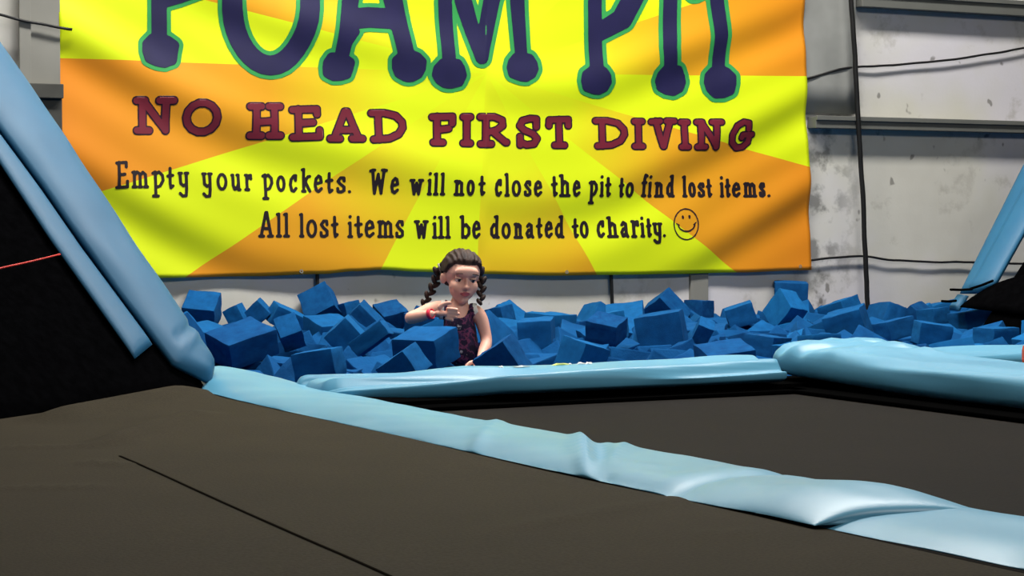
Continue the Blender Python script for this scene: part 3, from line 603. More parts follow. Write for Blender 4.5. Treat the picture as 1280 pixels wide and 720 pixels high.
PROM=[
('A1',3.108,8.701,0.132,2.607,-0.090,2.588,0.146,0.150,0.116),
('A2',2.817,7.444,0.066,2.869,-0.232,1.817,0.181,0.215,0.105),
('A3',2.923,6.943,0.016,-1.232,1.401,-0.501,0.101,0.168,0.101),
('A4',3.669,8.698,0.145,2.145,0.483,2.589,0.145,0.144,0.113),
('A5',3.797,8.477,0.084,-1.359,0.794,-0.434,0.148,0.095,0.121),
('A6',3.360,7.683,0.059,-1.473,0.809,-0.424,0.140,0.119,0.140),
('A7',3.455,8.573,0.096,-1.339,0.440,-0.045,0.156,0.089,0.114),
('A8',3.096,7.648,0.090,-0.725,-0.343,-0.325,0.089,0.105,0.102),
('A9',3.958,8.564,0.073,2.938,-0.393,1.580,0.138,0.122,0.140),
('A10',3.786,8.645,0.126,-1.703,-0.216,0.107,0.081,0.069,0.091),
('A11',3.246,8.646,0.118,3.069,0.473,2.474,0.073,0.099,0.071),
('A12',3.350,8.650,0.121,-1.470,0.800,-0.420,0.086,0.095,0.115),
('B1',3.140,6.503,0.091,2.897,0.003,2.161,0.174,0.169,0.110),
('B2',2.967,6.315,0.042,-2.140,-0.254,0.725,0.116,0.100,0.126),
('B3',3.026,6.713,0.117,-0.627,0.066,0.968,0.100,0.142,0.058),
('B4',3.352,6.331,0.042,-2.135,-0.232,0.736,0.100,0.137,0.140),
('B5',4.207,7.643,0.047,-1.548,-0.053,-0.578,0.142,0.141,0.263),
('B6',3.971,6.858,0.009,2.453,1.262,2.698,0.126,0.132,0.141),
('B8',4.423,8.381,0.098,3.012,0.173,2.005,0.094,0.097,0.079),
('B9',4.614,8.257,0.024,-3.130,-0.051,1.880,0.173,0.171,0.168),
('C1',5.402,8.512,0.086,-2.131,-0.532,0.418,0.097,0.169,0.168),
('C2',4.854,7.678,0.020,-1.260,1.376,-0.425,0.219,0.200,0.135),
('C3',5.549,8.451,0.098,-3.112,-0.021,1.906,0.110,0.099,0.089),
('C4',5.543,8.088,0.086,-1.391,1.245,-0.370,0.096,0.133,0.130),
('C5',5.867,8.186,0.093,-2.884,-0.682,1.489,0.145,0.109,0.156),
('C6',6.261,8.687,0.137,0.198,1.527,1.194,0.156,0.166,0.159),
('C7',4.540,6.725,-0.043,3.013,-0.214,1.327,0.181,0.197,0.179),
('C8',4.880,6.930,0.025,-3.085,-0.073,1.847,0.154,0.117,0.082),
('C9',4.510,7.583,0.070,0.548,1.203,1.190,0.095,0.142,0.123),
('C10',4.813,8.031,0.087,2.979,0.059,1.429,0.095,0.078,0.066),
('C11',4.913,7.451,0.056,-1.154,0.403,-0.500,0.069,0.091,0.093),
('D1',6.267,8.279,0.086,2.914,0.262,1.797,0.160,0.145,0.093),
('D2',5.747,7.538,0.056,-1.096,1.259,-0.357,0.142,0.177,0.159),
('D3',5.161,6.960,0.030,3.125,0.088,1.482,0.135,0.133,0.063),
('D4',6.326,8.015,0.046,-2.771,0.097,1.264,0.277,0.096,0.148),
('D5',5.841,7.323,0.048,-1.703,-0.184,0.001,0.148,0.086,0.117),
('D8',6.468,7.815,0.070,3.076,0.093,1.686,0.114,0.115,0.077),
('D7',6.548,7.631,0.061,3.010,0.080,1.529,0.145,0.178,0.089),
('D9',7.133,8.016,0.077,3.067,0.064,1.646,0.139,0.147,0.089),
('D10',5.843,7.070,0.039,-1.528,0.138,-0.418,0.142,0.096,0.133),
('D11',6.099,6.952,0.026,3.131,0.005,1.564,0.139,0.146,0.082),
('D12',4.876,6.782,-0.016,3.016,0.047,1.467,0.094,0.087,0.115),
]
FILL=[
(2.505,7.589,0.072,-3.102,-0.672,-0.870,0.195,0.195,0.195),
(2.588,8.016,0.084,-1.388,-0.557,0.284,0.165,0.165,0.165),
(2.676,7.729,0.034,-2.406,-0.868,2.227,0.173,0.173,0.173),
(2.695,8.542,0.025,1.801,0.315,2.110,0.185,0.185,0.185),
(2.776,8.288,0.059,-2.309,-0.167,0.273,0.173,0.173,0.173),
(2.924,8.088,0.007,-0.281,1.231,2.011,0.173,0.173,0.173),
(2.966,8.538,-0.009,2.284,0.691,-1.067,0.182,0.182,0.182),
(3.558,8.341,0.013,-0.237,0.021,-3.045,0.177,0.177,0.177),
(3.582,8.567,-0.029,0.309,0.599,-2.680,0.179,0.179,0.179),
(3.668,7.438,0.026,-2.679,-0.276,-1.921,0.206,0.206,0.206),
(3.684,7.113,0.042,0.999,-0.718,0.838,0.176,0.176,0.176),
(3.866,7.938,0.056,-2.999,0.107,-1.157,0.177,0.177,0.177),
(3.926,7.577,0.016,1.729,0.653,0.301,0.179,0.179,0.179),
(3.960,5.756,-0.146,3.043,1.247,-1.894,0.178,0.178,0.178),
(4.065,8.379,0.010,0.778,-1.043,-0.748,0.180,0.180,0.180),
(4.153,8.057,-0.019,2.520,-0.952,0.050,0.199,0.199,0.199),
(4.241,5.792,-0.115,-1.443,-0.434,2.857,0.213,0.213,0.213),
(4.281,8.610,-0.005,-0.555,0.205,0.156,0.191,0.191,0.191),
(4.361,6.099,-0.107,-0.007,0.206,1.897,0.198,0.198,0.198),
(4.365,8.255,-0.021,1.189,-0.061,2.183,0.169,0.169,0.169),
(4.474,5.784,-0.183,-0.680,0.136,-0.444,0.197,0.197,0.197),
(4.587,8.616,0.022,1.736,-0.925,-0.967,0.180,0.180,0.180),
(4.599,6.184,-0.127,1.662,-1.213,-2.154,0.171,0.171,0.171),
(4.634,7.815,-0.025,1.786,-0.243,-0.145,0.169,0.169,0.169),
(4.673,5.800,-0.041,-0.167,-0.871,0.780,0.195,0.195,0.195),
(4.739,6.404,-0.159,1.525,0.355,2.783,0.192,0.192,0.192),
(4.803,8.446,-0.060,-0.144,0.678,0.810,0.178,0.178,0.178),
(4.839,6.055,-0.040,-1.804,-0.128,-1.618,0.211,0.211,0.211),
(4.892,7.892,-0.036,-0.356,-0.193,2.702,0.191,0.191,0.191),
(4.953,8.148,0.040,1.992,-0.112,-0.611,0.174,0.174,0.174),
(4.979,6.335,-0.157,-2.754,-0.171,-1.762,0.179,0.179,0.179),
(4.993,6.572,-0.097,-1.420,0.127,-1.834,0.194,0.194,0.194),
(5.016,7.218,-0.052,1.103,1.414,-1.888,0.202,0.202,0.202),
(5.027,5.788,-0.065,3.061,-0.183,1.652,0.197,0.197,0.197),
(5.030,8.537,0.027,-1.294,0.946,-2.901,0.165,0.165,0.165),
(5.044,6.919,-0.136,-2.869,0.680,1.537,0.201,0.201,0.201),
(5.121,6.079,-0.087,-1.762,-0.231,0.760,0.172,0.172,0.172),
(5.122,7.748,-0.030,1.427,0.000,2.483,0.180,0.180,0.180),
(5.146,7.972,-0.031,2.051,-0.797,-0.992,0.175,0.175,0.175),
(5.180,8.383,-0.057,2.725,-0.719,-0.087,0.166,0.166,0.166),
(5.233,8.604,-0.036,-0.339,0.211,-1.441,0.181,0.181,0.181),
(5.236,6.294,-0.163,2.749,-0.457,0.755,0.170,0.170,0.170),
(5.255,6.579,-0.099,0.069,0.109,-2.212,0.198,0.198,0.198),
(5.276,7.281,-0.098,-1.396,-0.722,-0.620,0.204,0.204,0.204),
(5.327,5.830,-0.007,0.803,0.783,0.265,0.167,0.167,0.167),
(5.336,6.811,-0.121,1.835,-0.669,-0.941,0.166,0.166,0.166),
(5.387,6.121,-0.078,0.898,-1.155,1.880,0.166,0.166,0.166),
(5.395,8.163,-0.060,-3.036,-0.624,-2.980,0.174,0.174,0.174),
(5.440,7.573,-0.089,0.509,1.250,-0.232,0.201,0.201,0.201),
(5.476,5.878,-0.188,1.916,-0.099,0.180,0.195,0.195,0.195),
(5.506,7.851,-0.070,2.675,0.379,-2.859,0.181,0.181,0.181),
(5.511,6.321,-0.055,0.595,0.176,-2.841,0.171,0.171,0.171),
(5.513,7.120,-0.083,-0.981,-0.533,0.505,0.202,0.202,0.202),
(5.562,6.615,-0.084,0.270,1.075,-1.603,0.199,0.199,0.199),
(5.598,6.899,-0.137,1.933,-0.429,0.088,0.165,0.165,0.165),
(5.646,6.093,0.001,1.545,0.307,3.033,0.214,0.214,0.214),
(5.694,7.299,-0.107,-0.298,0.264,-1.448,0.168,0.168,0.168),
(5.706,8.319,-0.009,1.491,-0.315,-2.949,0.165,0.165,0.165),
(5.727,6.304,-0.091,-0.253,-0.134,-3.040,0.172,0.172,0.172),
(5.781,7.988,-0.070,-1.805,0.233,0.703,0.205,0.205,0.205),
(5.782,6.964,-0.116,1.659,0.170,-1.346,0.178,0.178,0.178),
(5.788,8.603,-0.054,1.612,-0.184,2.849,0.184,0.184,0.184),
(5.835,7.746,-0.024,-1.569,-0.329,-1.296,0.179,0.179,0.179),
(5.862,6.727,-0.103,3.115,-0.515,0.869,0.171,0.171,0.171),
(5.936,7.389,-0.107,-2.069,1.452,2.995,0.196,0.196,0.196),
(6.005,6.947,-0.132,0.165,-0.102,2.864,0.188,0.188,0.188),
(6.020,6.454,-0.006,-1.409,0.687,2.199,0.210,0.210,0.210),
(6.089,8.036,-0.072,-0.679,0.389,2.507,0.168,0.168,0.168),
(6.104,8.413,-0.014,2.488,-0.245,-0.863,0.195,0.195,0.195),
(6.112,7.648,-0.086,0.061,0.165,-1.102,0.166,0.166,0.166),
(6.192,6.719,-0.018,-2.665,1.156,1.227,0.170,0.170,0.170),
(6.207,7.419,-0.082,-0.016,-0.532,1.880,0.199,0.199,0.199),
(6.212,7.142,-0.061,-1.888,-0.440,0.512,0.194,0.194,0.194),
(6.354,8.593,-0.052,2.130,-0.489,-0.887,0.176,0.176,0.176),
(6.355,6.909,-0.009,1.204,-0.116,-1.103,0.179,0.179,0.179),
(6.379,7.592,-0.095,0.024,-0.710,0.406,0.172,0.172,0.172),
(6.426,8.367,-0.046,1.888,0.173,-3.057,0.174,0.174,0.174),
(6.505,7.271,-0.081,-3.133,0.489,-2.200,0.189,0.189,0.189),
(6.523,8.000,0.006,-0.133,-0.773,2.219,0.177,0.177,0.177),
(6.583,7.110,0.042,1.010,0.535,0.380,0.166,0.166,0.166),
(6.656,7.460,-0.042,2.178,-0.236,1.101,0.167,0.167,0.167),
(6.716,8.228,-0.037,1.178,0.881,-0.143,0.197,0.197,0.197),
(6.718,8.490,-0.059,-1.691,0.502,-0.349,0.204,0.204,0.204),
(6.719,7.690,-0.101,-1.518,-0.468,2.534,0.188,0.188,0.188),
(6.789,7.278,-0.016,-2.685,0.236,2.420,0.176,0.176,0.176),
(6.836,7.962,-0.057,-1.491,-0.576,-0.335,0.211,0.211,0.211),
(6.940,8.342,0.019,2.980,-0.219,0.038,0.168,0.168,0.168),
(6.976,7.479,-0.036,0.350,-0.244,0.133,0.174,0.174,0.174),
(6.988,8.565,-0.040,1.469,0.208,1.792,0.207,0.207,0.207),
(7.071,7.691,0.002,0.476,-0.160,1.588,0.189,0.189,0.189),
(7.095,7.915,-0.083,-0.302,-0.386,-0.304,0.170,0.170,0.170),
(7.283,8.519,-0.008,1.878,-1.237,-3.058,0.186,0.186,0.186),
(7.310,7.879,-0.033,-1.524,-0.720,-1.449,0.199,0.199,0.199),
(7.324,8.222,-0.060,1.594,1.114,-2.875,0.172,0.172,0.172),
(7.491,8.030,-0.013,2.952,-0.915,1.777,0.171,0.171,0.171),
(7.615,8.579,-0.033,3.138,0.273,2.603,0.182,0.182,0.182),
(7.637,8.237,-0.051,1.102,-0.792,-0.400,0.181,0.181,0.181),
(7.887,8.622,-0.047,-0.987,-1.332,-2.598,0.213,0.213,0.213),
]
# ------------------------------------------------------------------ foam cubes
def cube_mesh(seed):
    bm = bmesh.new(); bmesh.ops.create_cube(bm, size=1)
    bmesh.ops.bevel(bm, geom=bm.edges[:], offset=.035, segments=2, affect='EDGES', profile=.6)
    bmesh.ops.subdivide_edges(bm, edges=[e for e in bm.edges if e.calc_length() > .5], cuts=3, use_grid_fill=True)
    for v in bm.verts:
        c = v.co; k = 1 - .05 * (1 - max(abs(c.x), abs(c.y), abs(c.z)) * 0 - sorted((abs(c.x), abs(c.y), abs(c.z)))[1] * 2 * 1)
        v.co = c * k + Vector((noise.noise(c * 2.2 + Vector((seed, 0, 0))), noise.noise(c * 2.2 + Vector((0, seed, 3))), noise.noise(c * 2.2 + Vector((5, 2, seed))))) * .035
    me = bpy.data.meshes.new('foam_cube'); bm.to_mesh(me); bm.free(); me.materials.append(M['foam'])
    me.polygons.foreach_set('use_smooth', [True] * len(me.polygons))
    try: me.set_sharp_from_angle(angle=math.radians(40))
    except Exception: pass
    return me
CUBES = [cube_mesh(s * 3.7) for s in range(4)]
def foam(i, row, label):
    o = bpy.data.objects.new('foam_cube', CUBES[i % 4]); COL.objects.link(o)
    o.location = row[:3]; o.rotation_euler = row[3:6]; o.scale = row[6:9]
    return tag(o, label, 'foam block', 'blue foam cubes filling the pit')
LAB = dict(
 A1='blue foam cube at the far left end of the pile, beside the leaning blue pad',
 A2='large blue foam block at the left with a wide sunlit-looking flat top, second cube from the leaning pad',
 A3='dark navy-faced foam cube at the pit edge, left of the girl, below the tilted ones',
 A4='tilted blue foam cube rising highest in the pile left of the girl, under the short black cable',
 A5='foam cube with a dark square face and thin bright edge, between the highest left cube and the girl',
 A6='foam cube showing one pale blue diamond face, halfway between the left pad and the girl',
 A7='foam cube with a dark sloping face behind the wide flat-topped block at the left',
 A8='small pale-topped foam cube just right of the wide flat-topped block',
 A9='blue foam cube by the wall, next to the elbow of the girl',
 A10='small foam cube poking up by the wall just right of the highest left cube',
 A11='tiny dark foam cube by the wall behind the leftmost cube',
 A12='small pointed foam cube by the wall, left of the highest left cube',
 B1='big foam cube with a bright flat top right in front of the girl, under her forearm',
 B2='foam cube with a slanting bright stripe of a side, in front of the flat cube below the girl',
 B3='foam cube with a thin bright slanting edge, left of the cube under the forearm of the girl',
 B4='big foam cube standing on its corner in front of the right hip of the girl',
 B5='broad dull blue foam cube behind the cornered cube, right of the arm of the girl',
 B6='foam cube at the pit edge with a medium blue left face and a dark right face, right of the girl',
 B8='blue foam cube by the wall just behind the left shoulder of the girl',
 B9='bright blue foam cube lying flat by the wall to the right of the girl',
 C1='foam cube with a bright steep top just behind the largest dark cube',
 C2='largest foam cube in the pile, with a dark navy front, under the words to charity',
 C3='rounded dark foam cube by the wall behind the cube with the steep bright top',
 C4='medium blue foam cube tilted to the right, between the largest cube and the tall dark one',
 C5='tall dark foam cube with a lit slanting top under the right end of the banner',
 C6='upright dark foam cube against the wall under the right corner of the banner',
 C7='foam cube lying with a broad flat bright top at the pit edge, right of the largest cube',
 C8='dark blue foam cube between the flat bright-topped cube and the bulging pad',
 C9='dark flat-fronted foam cube just left of the largest cube',
 C10='small foam cube by the foot of the short cable right of the girl',
 C11='dark foam cube tucked against the right side of the largest cube',
 D1='dark blue foam cube in front of the thick hanging cable, on its left',
 D2='teal blue foam cube above the left end of the bulging pad',
 D3='foam cube with a pale triangular side just above the rounded end of the bulging pad',
 D4='dark pointed foam cube just right of the thick hanging cable',
 D5='medium blue foam cube in front of the dark pointed cube by the cable',
 D7='dark foam cube at the foot of the right leaning pad',
 D8='small dark foam cube left of the foot of the right leaning pad',
 D9='blue foam cube at the right edge under the black leaning sheet',
 D10='blue foam cube right behind the hump of the bulging pad',
 D11='blue foam cube at the right edge just above the far pit pad',
 D12='small foam cube at the pit edge just left of the bulging pad')
LAB.update(
 A2='wide foam block with a broad bright flat top, second cube from the left pad',
 A3='dark-faced foam cube at the pit edge left of the girl',
 A4='tilted blue foam cube, highest left of the girl, below the short cable',
 A5='foam cube with dark square face and bright edge, right of the highest left cube',
 A6='foam cube showing one pale blue diamond face, below the highest left cube',
 B1='big foam cube with bright flat top under the forearm of the girl',
 B2='foam cube with a slanting bright stripe, in front of the flat-topped cube',
 B3='foam cube with a thin bright slanting edge, left of the flat-topped cube',
 B4='big foam cube standing on its corner at the hip of the girl',
 B5='broad dull blue foam cube right of the bare arm of the girl',
 B6='two-toned foam cube at the pit edge, medium blue left and dark right',
 C2='largest foam cube, with a dark navy front, below the words to charity',
 C4='medium blue foam cube tilted to the right, left of the tall dark one',
 C5='tall dark foam cube with slanting top under the right end of the banner',
 C7='foam cube with a broad flat bright top right of the largest cube',
 D3='foam cube with a pale triangular side above the rounded pad end')
for i, r in enumerate(PROM): foam(i, r[1:], LAB[r[0]])
def zone(x, y):
    d = Vector((x, y, 0)).dot(FW); px = 640 + FPX * Vector((x, y, 0)).dot(RT) / d
    where = ('at the left end of the pit' if px < 330 else 'left of the girl' if px < 560 else 'right of the girl' if px < 760 else
             'under the right half of the banner' if px < 1000 else 'below the bare wall' if px < 1190 else 'at the right end of the pit')
    row = 'by the back wall' if y > 7.85 else 'in mid pile' if y > 6.7 else 'near the front edge'
    return 'half-buried blue foam cube %s, %s' % (row, where)
for i, r in enumerate(FILL): foam(i, r, zone(r[0], r[1]))
# the loose depth of the pile beneath the cubes that show
rnd = random.Random(11); V = []; Fc = []
base = [v.co.copy() for v in CUBES[0].vertices]; bf = [tuple(p.vertices) for p in CUBES[0].polygons]
GIRL = at_depth(575, 400, 7.5)
y = 5.76; j = 0
while y < 8.6:
    x = 2.15 if y > 6.55 else 2.55
    while x < 10.6:
        if not (x < .62 * y - 3.1) and not (x > 6.2 and x > 1.32 * y - 1.2) and math.hypot(x - GIRL.x, y - GIRL.y) > .30:
            for lay in (0, 1):
                q = Euler([rnd.uniform(0, 6.3) for _ in range(3)]).to_matrix()
                c = Vector((x + rnd.uniform(-.04, .04), min(8.60, max(5.79, y + rnd.uniform(-.04, .04))), -.21 - .15 * lay + .18 * (y - 5.65) / 3.1 - .09 * sstep(7.2, 6.6, y) + rnd.uniform(-.02, .02)))
                k = len(V); V += [c + q @ (b * .19) for b in base]; Fc += [tuple(k + t_ for t_ in fc) for fc in bf]
        x += .19
    y += .19
o = mesh('foam_heap', V, Fc, M['foam'], smooth=False)
tag(o, 'deep jumble of blue foam cubes lying under and between the ones on top', 'foam', None, 'stuff')
# crumbs of torn foam on the back crest of the pit pad
def crumb(px, py, sx, sy, mat, lab, seed):
    bm = bmesh.new(); bmesh.ops.create_icosphere(bm, subdivisions=2, radius=1)
    for v in bm.verts: v.co = Vector((v.co.x * sx, v.co.y * sy, v.co.z * sy)) * (1 + .5 * noise.noise(v.co * 1.7 + Vector((seed, 0, 0))))
    me = bpy.data.meshes.new('foam_crumb'); bm.to_mesh(me); bm.free(); me.materials.append(mat)
    o = bpy.data.objects.new('foam_crumb', me); COL.objects.link(o)
    p = at_y(px, py, 5.53); o.location = (p.x, p.y, .091 + sy * .6); tag(o, lab, 'crumb', 'torn foam crumbs on the pit edge pad')
for k, (px, py, w, h, m_, lab) in enumerate((
    (626, 469, .008, .005, 'white_foam', 'leftmost white foam crumb on the pit edge pad'),
    (652, 468.5, .030, .004, 'white_foam', 'long white sliver of foam on the pit edge pad, right below the girl'),
    (701, 469, .032, .006, 'yellow_foam', 'pale yellow strip of torn foam on the pit edge pad'),
    (712, 466, .008, .005, 'white_foam', 'white foam crumb touching the right end of the pale yellow strip'),
    (726, 464.5, .014, .006, 'white_foam', 'middle one of the three white crumbs right of the yellow strip'),
    (736, 462.5, .012, .006, 'white_foam', 'rightmost large white foam crumb on the pit edge pad'))):
    crumb(px, py, w, h, M[m_], lab, k)
# ------------------------------------------------------------------ the girl, standing waist deep in the foam
GD = 7.55; KP = GD / FPX
gp = at_depth(575, 300, GD); FLOOR_Z = -.75
girl = empty('person', (gp.x, gp.y, FLOOR_Z), HEAD - PI / 2)
tag(girl, 'young girl with braids and dark tank top, waist deep in foam cubes', 'person')
def J(px, py, fwd=0.):                                # joint: pixel column and row, metres toward (-) or away from (+) the camera
    k = (GD + fwd) / FPX
    return Vector(((px - 640) * k - (575 - 640) * KP, fwd, CAM_H - (py - HORIZON) * k - FLOOR_Z))
def evaluated(o):
    dg = bpy.context.evaluated_depsgraph_get(); dg.update()
    me = bpy.data.meshes.new_from_object(o.evaluated_get(dg)); old = o.data
    bpy.data.objects.remove(o); bpy.data.meshes.remove(old); return me
def skin(pts, edges, radii, sub=2, root=0):
    me = bpy.data.meshes.new('tmp'); me.from_pydata(pts, edges, []); o = bpy.data.objects.new('tmp', me); COL.objects.link(o)
    o.modifiers.new('s', 'SKIN'); sv = me.skin_vertices[0].data if me.skin_vertices else None
    if sv is None:
        bm = bmesh.new(); bm.from_mesh(me); bm.verts.layers.skin.verify(); bm.to_mesh(me); bm.free(); sv = me.skin_vertices[0].data
    for i, r in enumerate(radii): sv[i].radius = r if isinstance(r, tuple) else (r, r)
    sv[root].use_root = True
    m = o.modifiers.new('u', 'SUBSURF'); m.levels = m.render_levels = sub
    return evaluated(o)
def chain(pts, radii, sub=2): return skin([tuple(p) for p in pts], [(i, i + 1) for i in range(len(pts) - 1)], radii, sub)
def ellipsoid(c, r, rot=None, seg=3):
    bm = bmesh.new(); bmesh.ops.create_icosphere(bm, subdivisions=seg, radius=1)
    R = rot or Matrix.Identity(3)
    for v in bm.verts: v.co = Vector(c) + R @ Vector((v.co.x * r[0], v.co.y * r[1], v.co.z * r[2]))
    me = bpy.data.meshes.new('tmp'); bm.to_mesh(me); bm.free(); return me
def fuse(mes, voxel, smooth_n, xf=None):
    bm = bmesh.new()
    for m in mes: bm.from_mesh(m); bpy.data.meshes.remove(m)
    me = bpy.data.meshes.new('tmp'); bm.to_mesh(me); bm.free()
    o = bpy.data.objects.new('tmp', me); COL.objects.link(o)
    r = o.modifiers.new('r', 'REMESH'); r.mode = 'VOXEL'; r.voxel_size = voxel; r.adaptivity = 0
    s = o.modifiers.new('s', 'SMOOTH'); s.iterations = smooth_n; s.factor = .5
    return evaluated(o)
# head in its own frame: x to her left as we see it (image right), -y toward the face, z up, origin at the middle of the head
hp = []
hp.append(ellipsoid((0, .012, .022), (.066, .080, .070), seg=4))          # skull
hp.append(ellipsoid((0, -.018, -.030), (.050, .052, .056), seg=4))        # face
hp.append(ellipsoid((0, -.040, -.076), (.021, .020, .017)))               # chin
hp.append(ellipsoid((.030, -.034, -.030), (.023, .026, .026))); hp.append(ellipsoid((-.030, -.034, -.030), (.023, .026, .026)))  # cheeks
hp.append(ellipsoid((0, -.058, .024), (.046, .018, .022)))                # brow
hp.append(ellipsoid((0, -.070, -.016), (.0075, .012, .020), Euler((math.radians(-14), 0, 0)).to_matrix()))
hp.append(ellipsoid((0, -.079, -.029), (.0095, .010, .0085)))             # nose tip
hp.append(ellipsoid((.008, -.072, -.031), (.006, .007, .006))); hp.append(ellipsoid((-.008, -.072, -.031), (.006, .007, .006)))
hp.append(ellipsoid((0, -.062, -.050), (.019, .012, .0055))); hp.append(ellipsoid((0, -.060, -.059), (.016, .012, .0065)))        # lips
for s in (-1, 1):
    hp.append(ellipsoid((s * .068, .012, -.012), (.007, .015, .023), Euler((math.radians(12), s * .25, s * -.45)).to_matrix()))   # ears
head = fuse(hp, .0026, 5)
EY = [(-.026, -.004), (.026, -.004)]
for v in head.vertices:
    x, y, z = v.co
    if y < -.03:
        for ex, ez in EY:
            d = math.hypot((x - ex) / .017, (z - ez) / .0115)
            v.co.y += .0125 * math.exp(-d * d)
    if y < -.045:                                                          # line of the mouth
        v.co.y += .005 * math.exp(-((z + .0545) / .0022) ** 2 - (x / .016) ** 4)
HC = J(577.5, 346, -.01)
HR = Euler((math.radians(7), math.radians(4), 0)).to_matrix(); HR = Matrix.Rotation(math.radians(17), 3, 'Z') @ Matrix.Rotation(math.radians(4), 3, 'Y') @ Matrix.Rotation(math.radians(6), 3, 'X')
def H(p): return HC + HR @ Vector(p)
headw = head.copy(); headw.transform(Matrix.Translation(HC) @ HR.to_4x4())
# trunk, neck, legs
nb = J(573, 383, .0); 
sR, eR, wR = J(546, 384, .0), J(509, 399, -.125), J(543, 391.5, -.185)
sL, eL, wL = J(599, 389, .0), J(609, 427, -.03), J(600, 452, -.13)
chest = J(573, 403, .005); waist = J(578, 432, .0); hip = J(581, 458, .0)
hl, hr = hip + Vector((.045, 0, -.03)), hip + Vector((-.045, 0, -.03))
kl, kr = Vector((hl.x + .01, -.02, .27)), Vector((hr.x - .01, .02, .27))
al, ar = Vector((kl.x, .03, .06)), Vector((kr.x, .05, .06))
tl, tr = al + Vector((.01, -.11, -.038)), ar + Vector((-.01, -.11, -.038))
parts = []
parts.append(skin([tuple(p) for p in (hip, waist, chest, nb, nb + (HC + Vector((0, .0, -.05)) - nb) * .5, HC + Vector((0, .01, -.04)))],
                  [(0, 1), (1, 2), (2, 3), (3, 4), (4, 5)], [(.088, .066), (.073, .056), (.083, .060), (.046, .042), (.027, .029), (.030, .032)], 3))
for s, e, w in ((sR, eR, wR), (sL, eL, wL)):
    parts.append(chain([nb + (s - nb) * .25 + Vector((0, .004, -.02)), s + (nb - s) * .12 + Vector((0, 0, -.004)), s + (e - s) * .25, s + (e - s) * .6, e, e + (w - e) * .35, e + (w - e) * .75, w],
                       [.036, .035, .029, .0245, .0225, .0235, .0185, (.016, .0135)]))
for h_, k_, a_, t_ in ((hl, kl, al, tl), (hr, kr, ar, tr)):
    parts.append(chain([h_ + Vector((0, 0, .03)), h_ + Vector((0, 0, -.05)), (h_ + k_) / 2, k_, k_ + (a_ - k_) * .35, a_], [.066, .063, .053, .040, .039, .026]))
    parts.append(chain([a_ + Vector((0, .02, -.025)), a_ + Vector((0, -.03, -.025)), t_], [.024, .026, .018]))
# hands: palm, four unequal fingers and a thumb from the side of the palm
def hand(w, d, up, curl, thumb_side, size=.105):
    d = d.normalized(); n = d.cross(up).normalized(); up = n.cross(d).normalized()   # up: across the palm toward the index finger
    f = size / .105; out = []
    k = w + d * .050 * f
    out.append(chain([w, w + d * .022 * f, w + d * .045 * f], [(.014 * f, .0115 * f), (.019 * f, .011 * f), (.021 * f, .010 * f)]))
    for i, (o_, L, cu) in enumerate(((.0165, .043, .7), (.0055, .050, .9), (-.0055, .046, 1.0), (-.016, .036, 1.15))):
        p = w + d * (.040 - .002 * abs(i - 1)) * f + up * o_ * f; dirn = (d + up * o_ * 5).normalized(); P = [p]; a = 0
        for sg in (.38, .34, .28):
            a += curl * cu; q = dirn * math.cos(a) + n * math.sin(a) * thumb_side; P.append(P[-1] + q * L * f * sg * 1.05)
        out.append(chain(P, [.0078 * f, .0072 * f, .0066 * f, .0056 * f]))
    b = w + d * .012 * f + up * .014 * f
    out.append(chain([b, b + (up * .8 + d * .5).normalized() * .020 * f, b + (up * .75 + d * .75).normalized() * .036 * f + n * thumb_side * .006, b + (up * .65 + d * .95).normalized() * .052 * f + n * thumb_side * .012], [.0100 * f, .0092 * f, .0080 * f, .0064 * f]))
    return out
dR = (J(568, 392.5, -.165) - wR)
parts += hand(wR, dR, Vector((.05, -.25, 1)), .28, 1, .108)
dL = (wL - eL); parts += hand(wL, dL, Vector((-1, -.2, .1)), .35, 1, .105)
for m in [headw]: parts.append(m)
body_me = fuse(parts, .0030, 3)
t = NT('skin', .5, .35)
tc = t.n('ShaderNodeTexCoord')
t.col(t.mix(.35, lin((236, 178, 156)), t.ramp(t.noise(22, 3), [(.3, lin((222, 152, 136))), (.7, lin((240, 192, 168)))])))
t.b.inputs['Subsurface Weight'].default_value = .12; t.b.inputs['Subsurface Radius'].default_value = (.012, .005, .003); t.b.inputs['Subsurface Scale'].default_value = .5
M['skin'] = t.m
M['lips'] = plain('lips', (186, 92, 96), .45, .4, .1, 60)
M['cheek'] = plain('flushed_skin', (214, 142, 132), .5, .35, .08, 40)
hair = NT('brown_hair', .6, .2)
sn = hair.noise(26, 4, stretch=(3, 1, .6)); hair.col(hair.ramp(sn, [(.3, lin((34, 24, 22))), (.7, lin((70, 52, 46)))])); hair.bump(sn, .5, .006); M['hair'] = hair.m
M['eye_white'] = plain('eye_white', (225, 220, 215), .25, .5, .04)
M['iris'] = plain('dark_iris', (40, 30, 28), .2, .6)
M['brow'] = plain('brow', (98, 70, 60), .7, .2)
HRi = HR.transposed()
body_me.materials.clear(); body_me.materials.append(M['skin']); body_me.materials.append(M['lips']); body_me.materials.append(M['cheek'])
body_me.name = 'body'
for p in body_me.polygons:
    q = HRi @ (p.center - HC); p.use_smooth = True
    if q.y < -.045 and abs(q.z + .0545) < .0085 * (1 - (q.x / .021) ** 2) and abs(q.x) < .021: p.material_index = 1
body = bpy.data.objects.new('body', body_me); COL.objects.link(body); body.parent = girl
